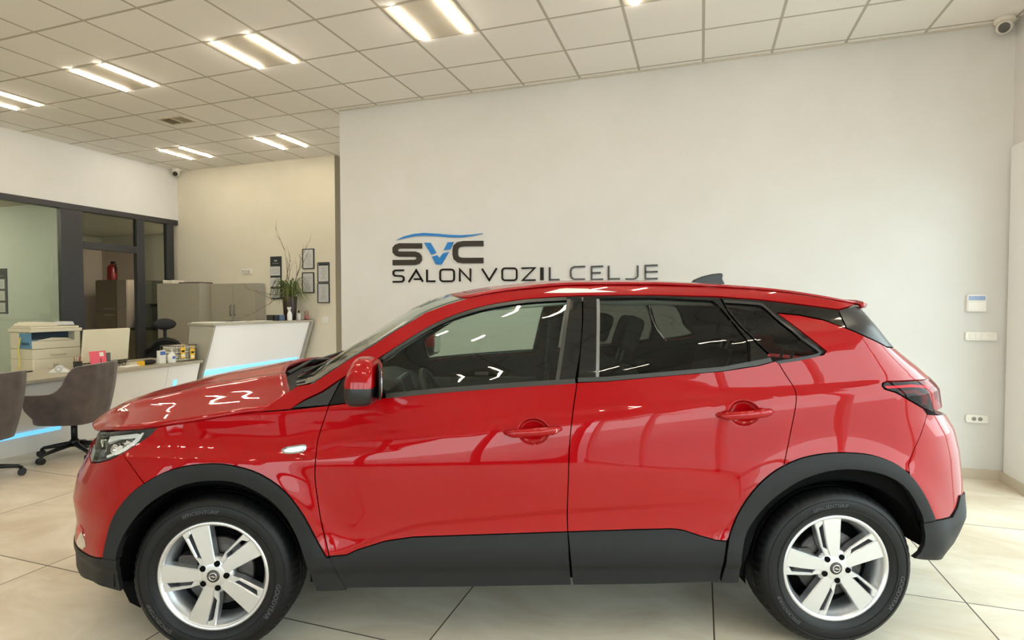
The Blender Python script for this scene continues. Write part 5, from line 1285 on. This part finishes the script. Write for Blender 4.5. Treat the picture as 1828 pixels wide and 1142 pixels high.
# ---- kitchen behind the open doorway
e = simple('fridge', 'grey fridge freezer in the dim kitchen behind the doorway', 'fridge', (-11.75, 8.6, 0))
MB().box((-.30, -.28, 0), (.30, .29, 2.0)).build('body', 'fridge_grey', e, bevel=.008)
for z0, z1, hz_ in ((.06, 1.335, 1.27), (1.345, 1.98, 1.40)):
    d = MB().box((-.295, -.305, z0), (.295, -.282, z1)).build('door', 'fridge_grey', e, bevel=.006); MB().box((-.02, -.325, hz_-.012), (.27, -.306, hz_+.012)).build('handle', 'cabinet_grey', d, bevel=.003)
e = simple('fire_extinguisher', 'dark red fire extinguisher standing on top of the kitchen fridge', 'fire extinguisher', (-11.72, 8.42, 2.0)); MB().lathe([(0, 0), (.085, 0), (.09, .02), (.09, .26), (.06, .31), (.025, .33), (0, .33)], 24).build('cylinder', 'extinguisher_red', e)
MB().cyl((0, 0, .33), (0, 0, .37), .02, 12).box((-.03, -.012, .36), (.11, .012, .385)).build('valve', 'office_black', e); MB().tube([(.02, 0, .36), (.11, 0, .33), (.115, 0, .15)], .012, 8).build('hose', 'office_black', e)
e = simple('larder_unit', 'narrow tall white kitchen cupboard right of the fridge', 'cupboard', (-11.3, 8.6, 0)); MB().box((-.142, -.28, 0), (.142, .29, 1.995)).build('body', 'kitchen_white', e, bevel=.004); MB().box((-.138, -.30, .1), (.138, -.2805, 1.99)).build('door', 'kitchen_white', e, bevel=.003)
e = simple('wall_cupboard', 'white kitchen wall cupboard above the worktop with extractor', 'cupboard', (-10.5, 8.72, 1.5)); MB().box((-.65, -.17, 0), (.65, .17, .48)).build('body', 'kitchen_white', e, bevel=.004)
for k in range(3): MB().box((-.64+.435*k, -.19, .01), (-.64+.43*(k+1), -.1705, .475)).build('door', 'kitchen_white', e, bevel=.003)
MB().box((-.15, -.30, -.06), (.35, .10, -.0005)).build('extractor', 'office_black', e)
e = simple('kitchen_unit', 'kitchen base unit with dark worktop behind the doorway', 'kitchen unit', (-10.2, 8.6, 0)); MB().box((-.955, -.27, 0), (.95, .29, .96)).build('body', 'fridge_grey', e); MB().box((-.955, -.30, .962), (.95, .29, 1.0)).build('worktop', 'office_black', e)
bp_ = [(0, 0), (.04, 0), (.042, .02), (.042, .17), (.016, .23), (.016, .29), (0, .29)]
bottle('bottle', 'dark green bottle on the kitchen worktop next to the tall cupboard', 'bottle', (-11.07, 8.45, 1.0), bp_, 'bottle_green'); bottle('bottle', 'amber bottle on the kitchen worktop right of the green bottle', 'bottle', (-10.96, 8.42, 1.0), bp_, 'bottle_amber')
# added lamps, out of sight, to brighten the glazed office and the kitchen
for lx, ly in ((-10.4, 3.6), (-10.4, 2.0), (-10.4, 0.5), (-9.3, 8.5), (-9.7, 8.62), (-9.9, 8.72), (-9.5, 4.4), (-10.6, 4.7), (-9.2, 2.6), (-9.2, 1.2), (-11.6, 3.0), (-11.6, 4.6)):
  e = empty('ceiling_light', (lx, ly, 2.98)); tag(e, 'added hidden light that brightens the glazed office and kitchen', 'ceiling light', 'two-strip ceiling lights')
  MB().box((-.285, -.285, -0.006), (.285, .285, 0.0)).build('panel', 'lamp_panel', e)
  for sx in (-1, 1): MB().rbox((sx*.2-.014, -.283, -0.018), (sx*.2+.014, .283, -0.006), .013).build('light_strip', 'light_strip', e)
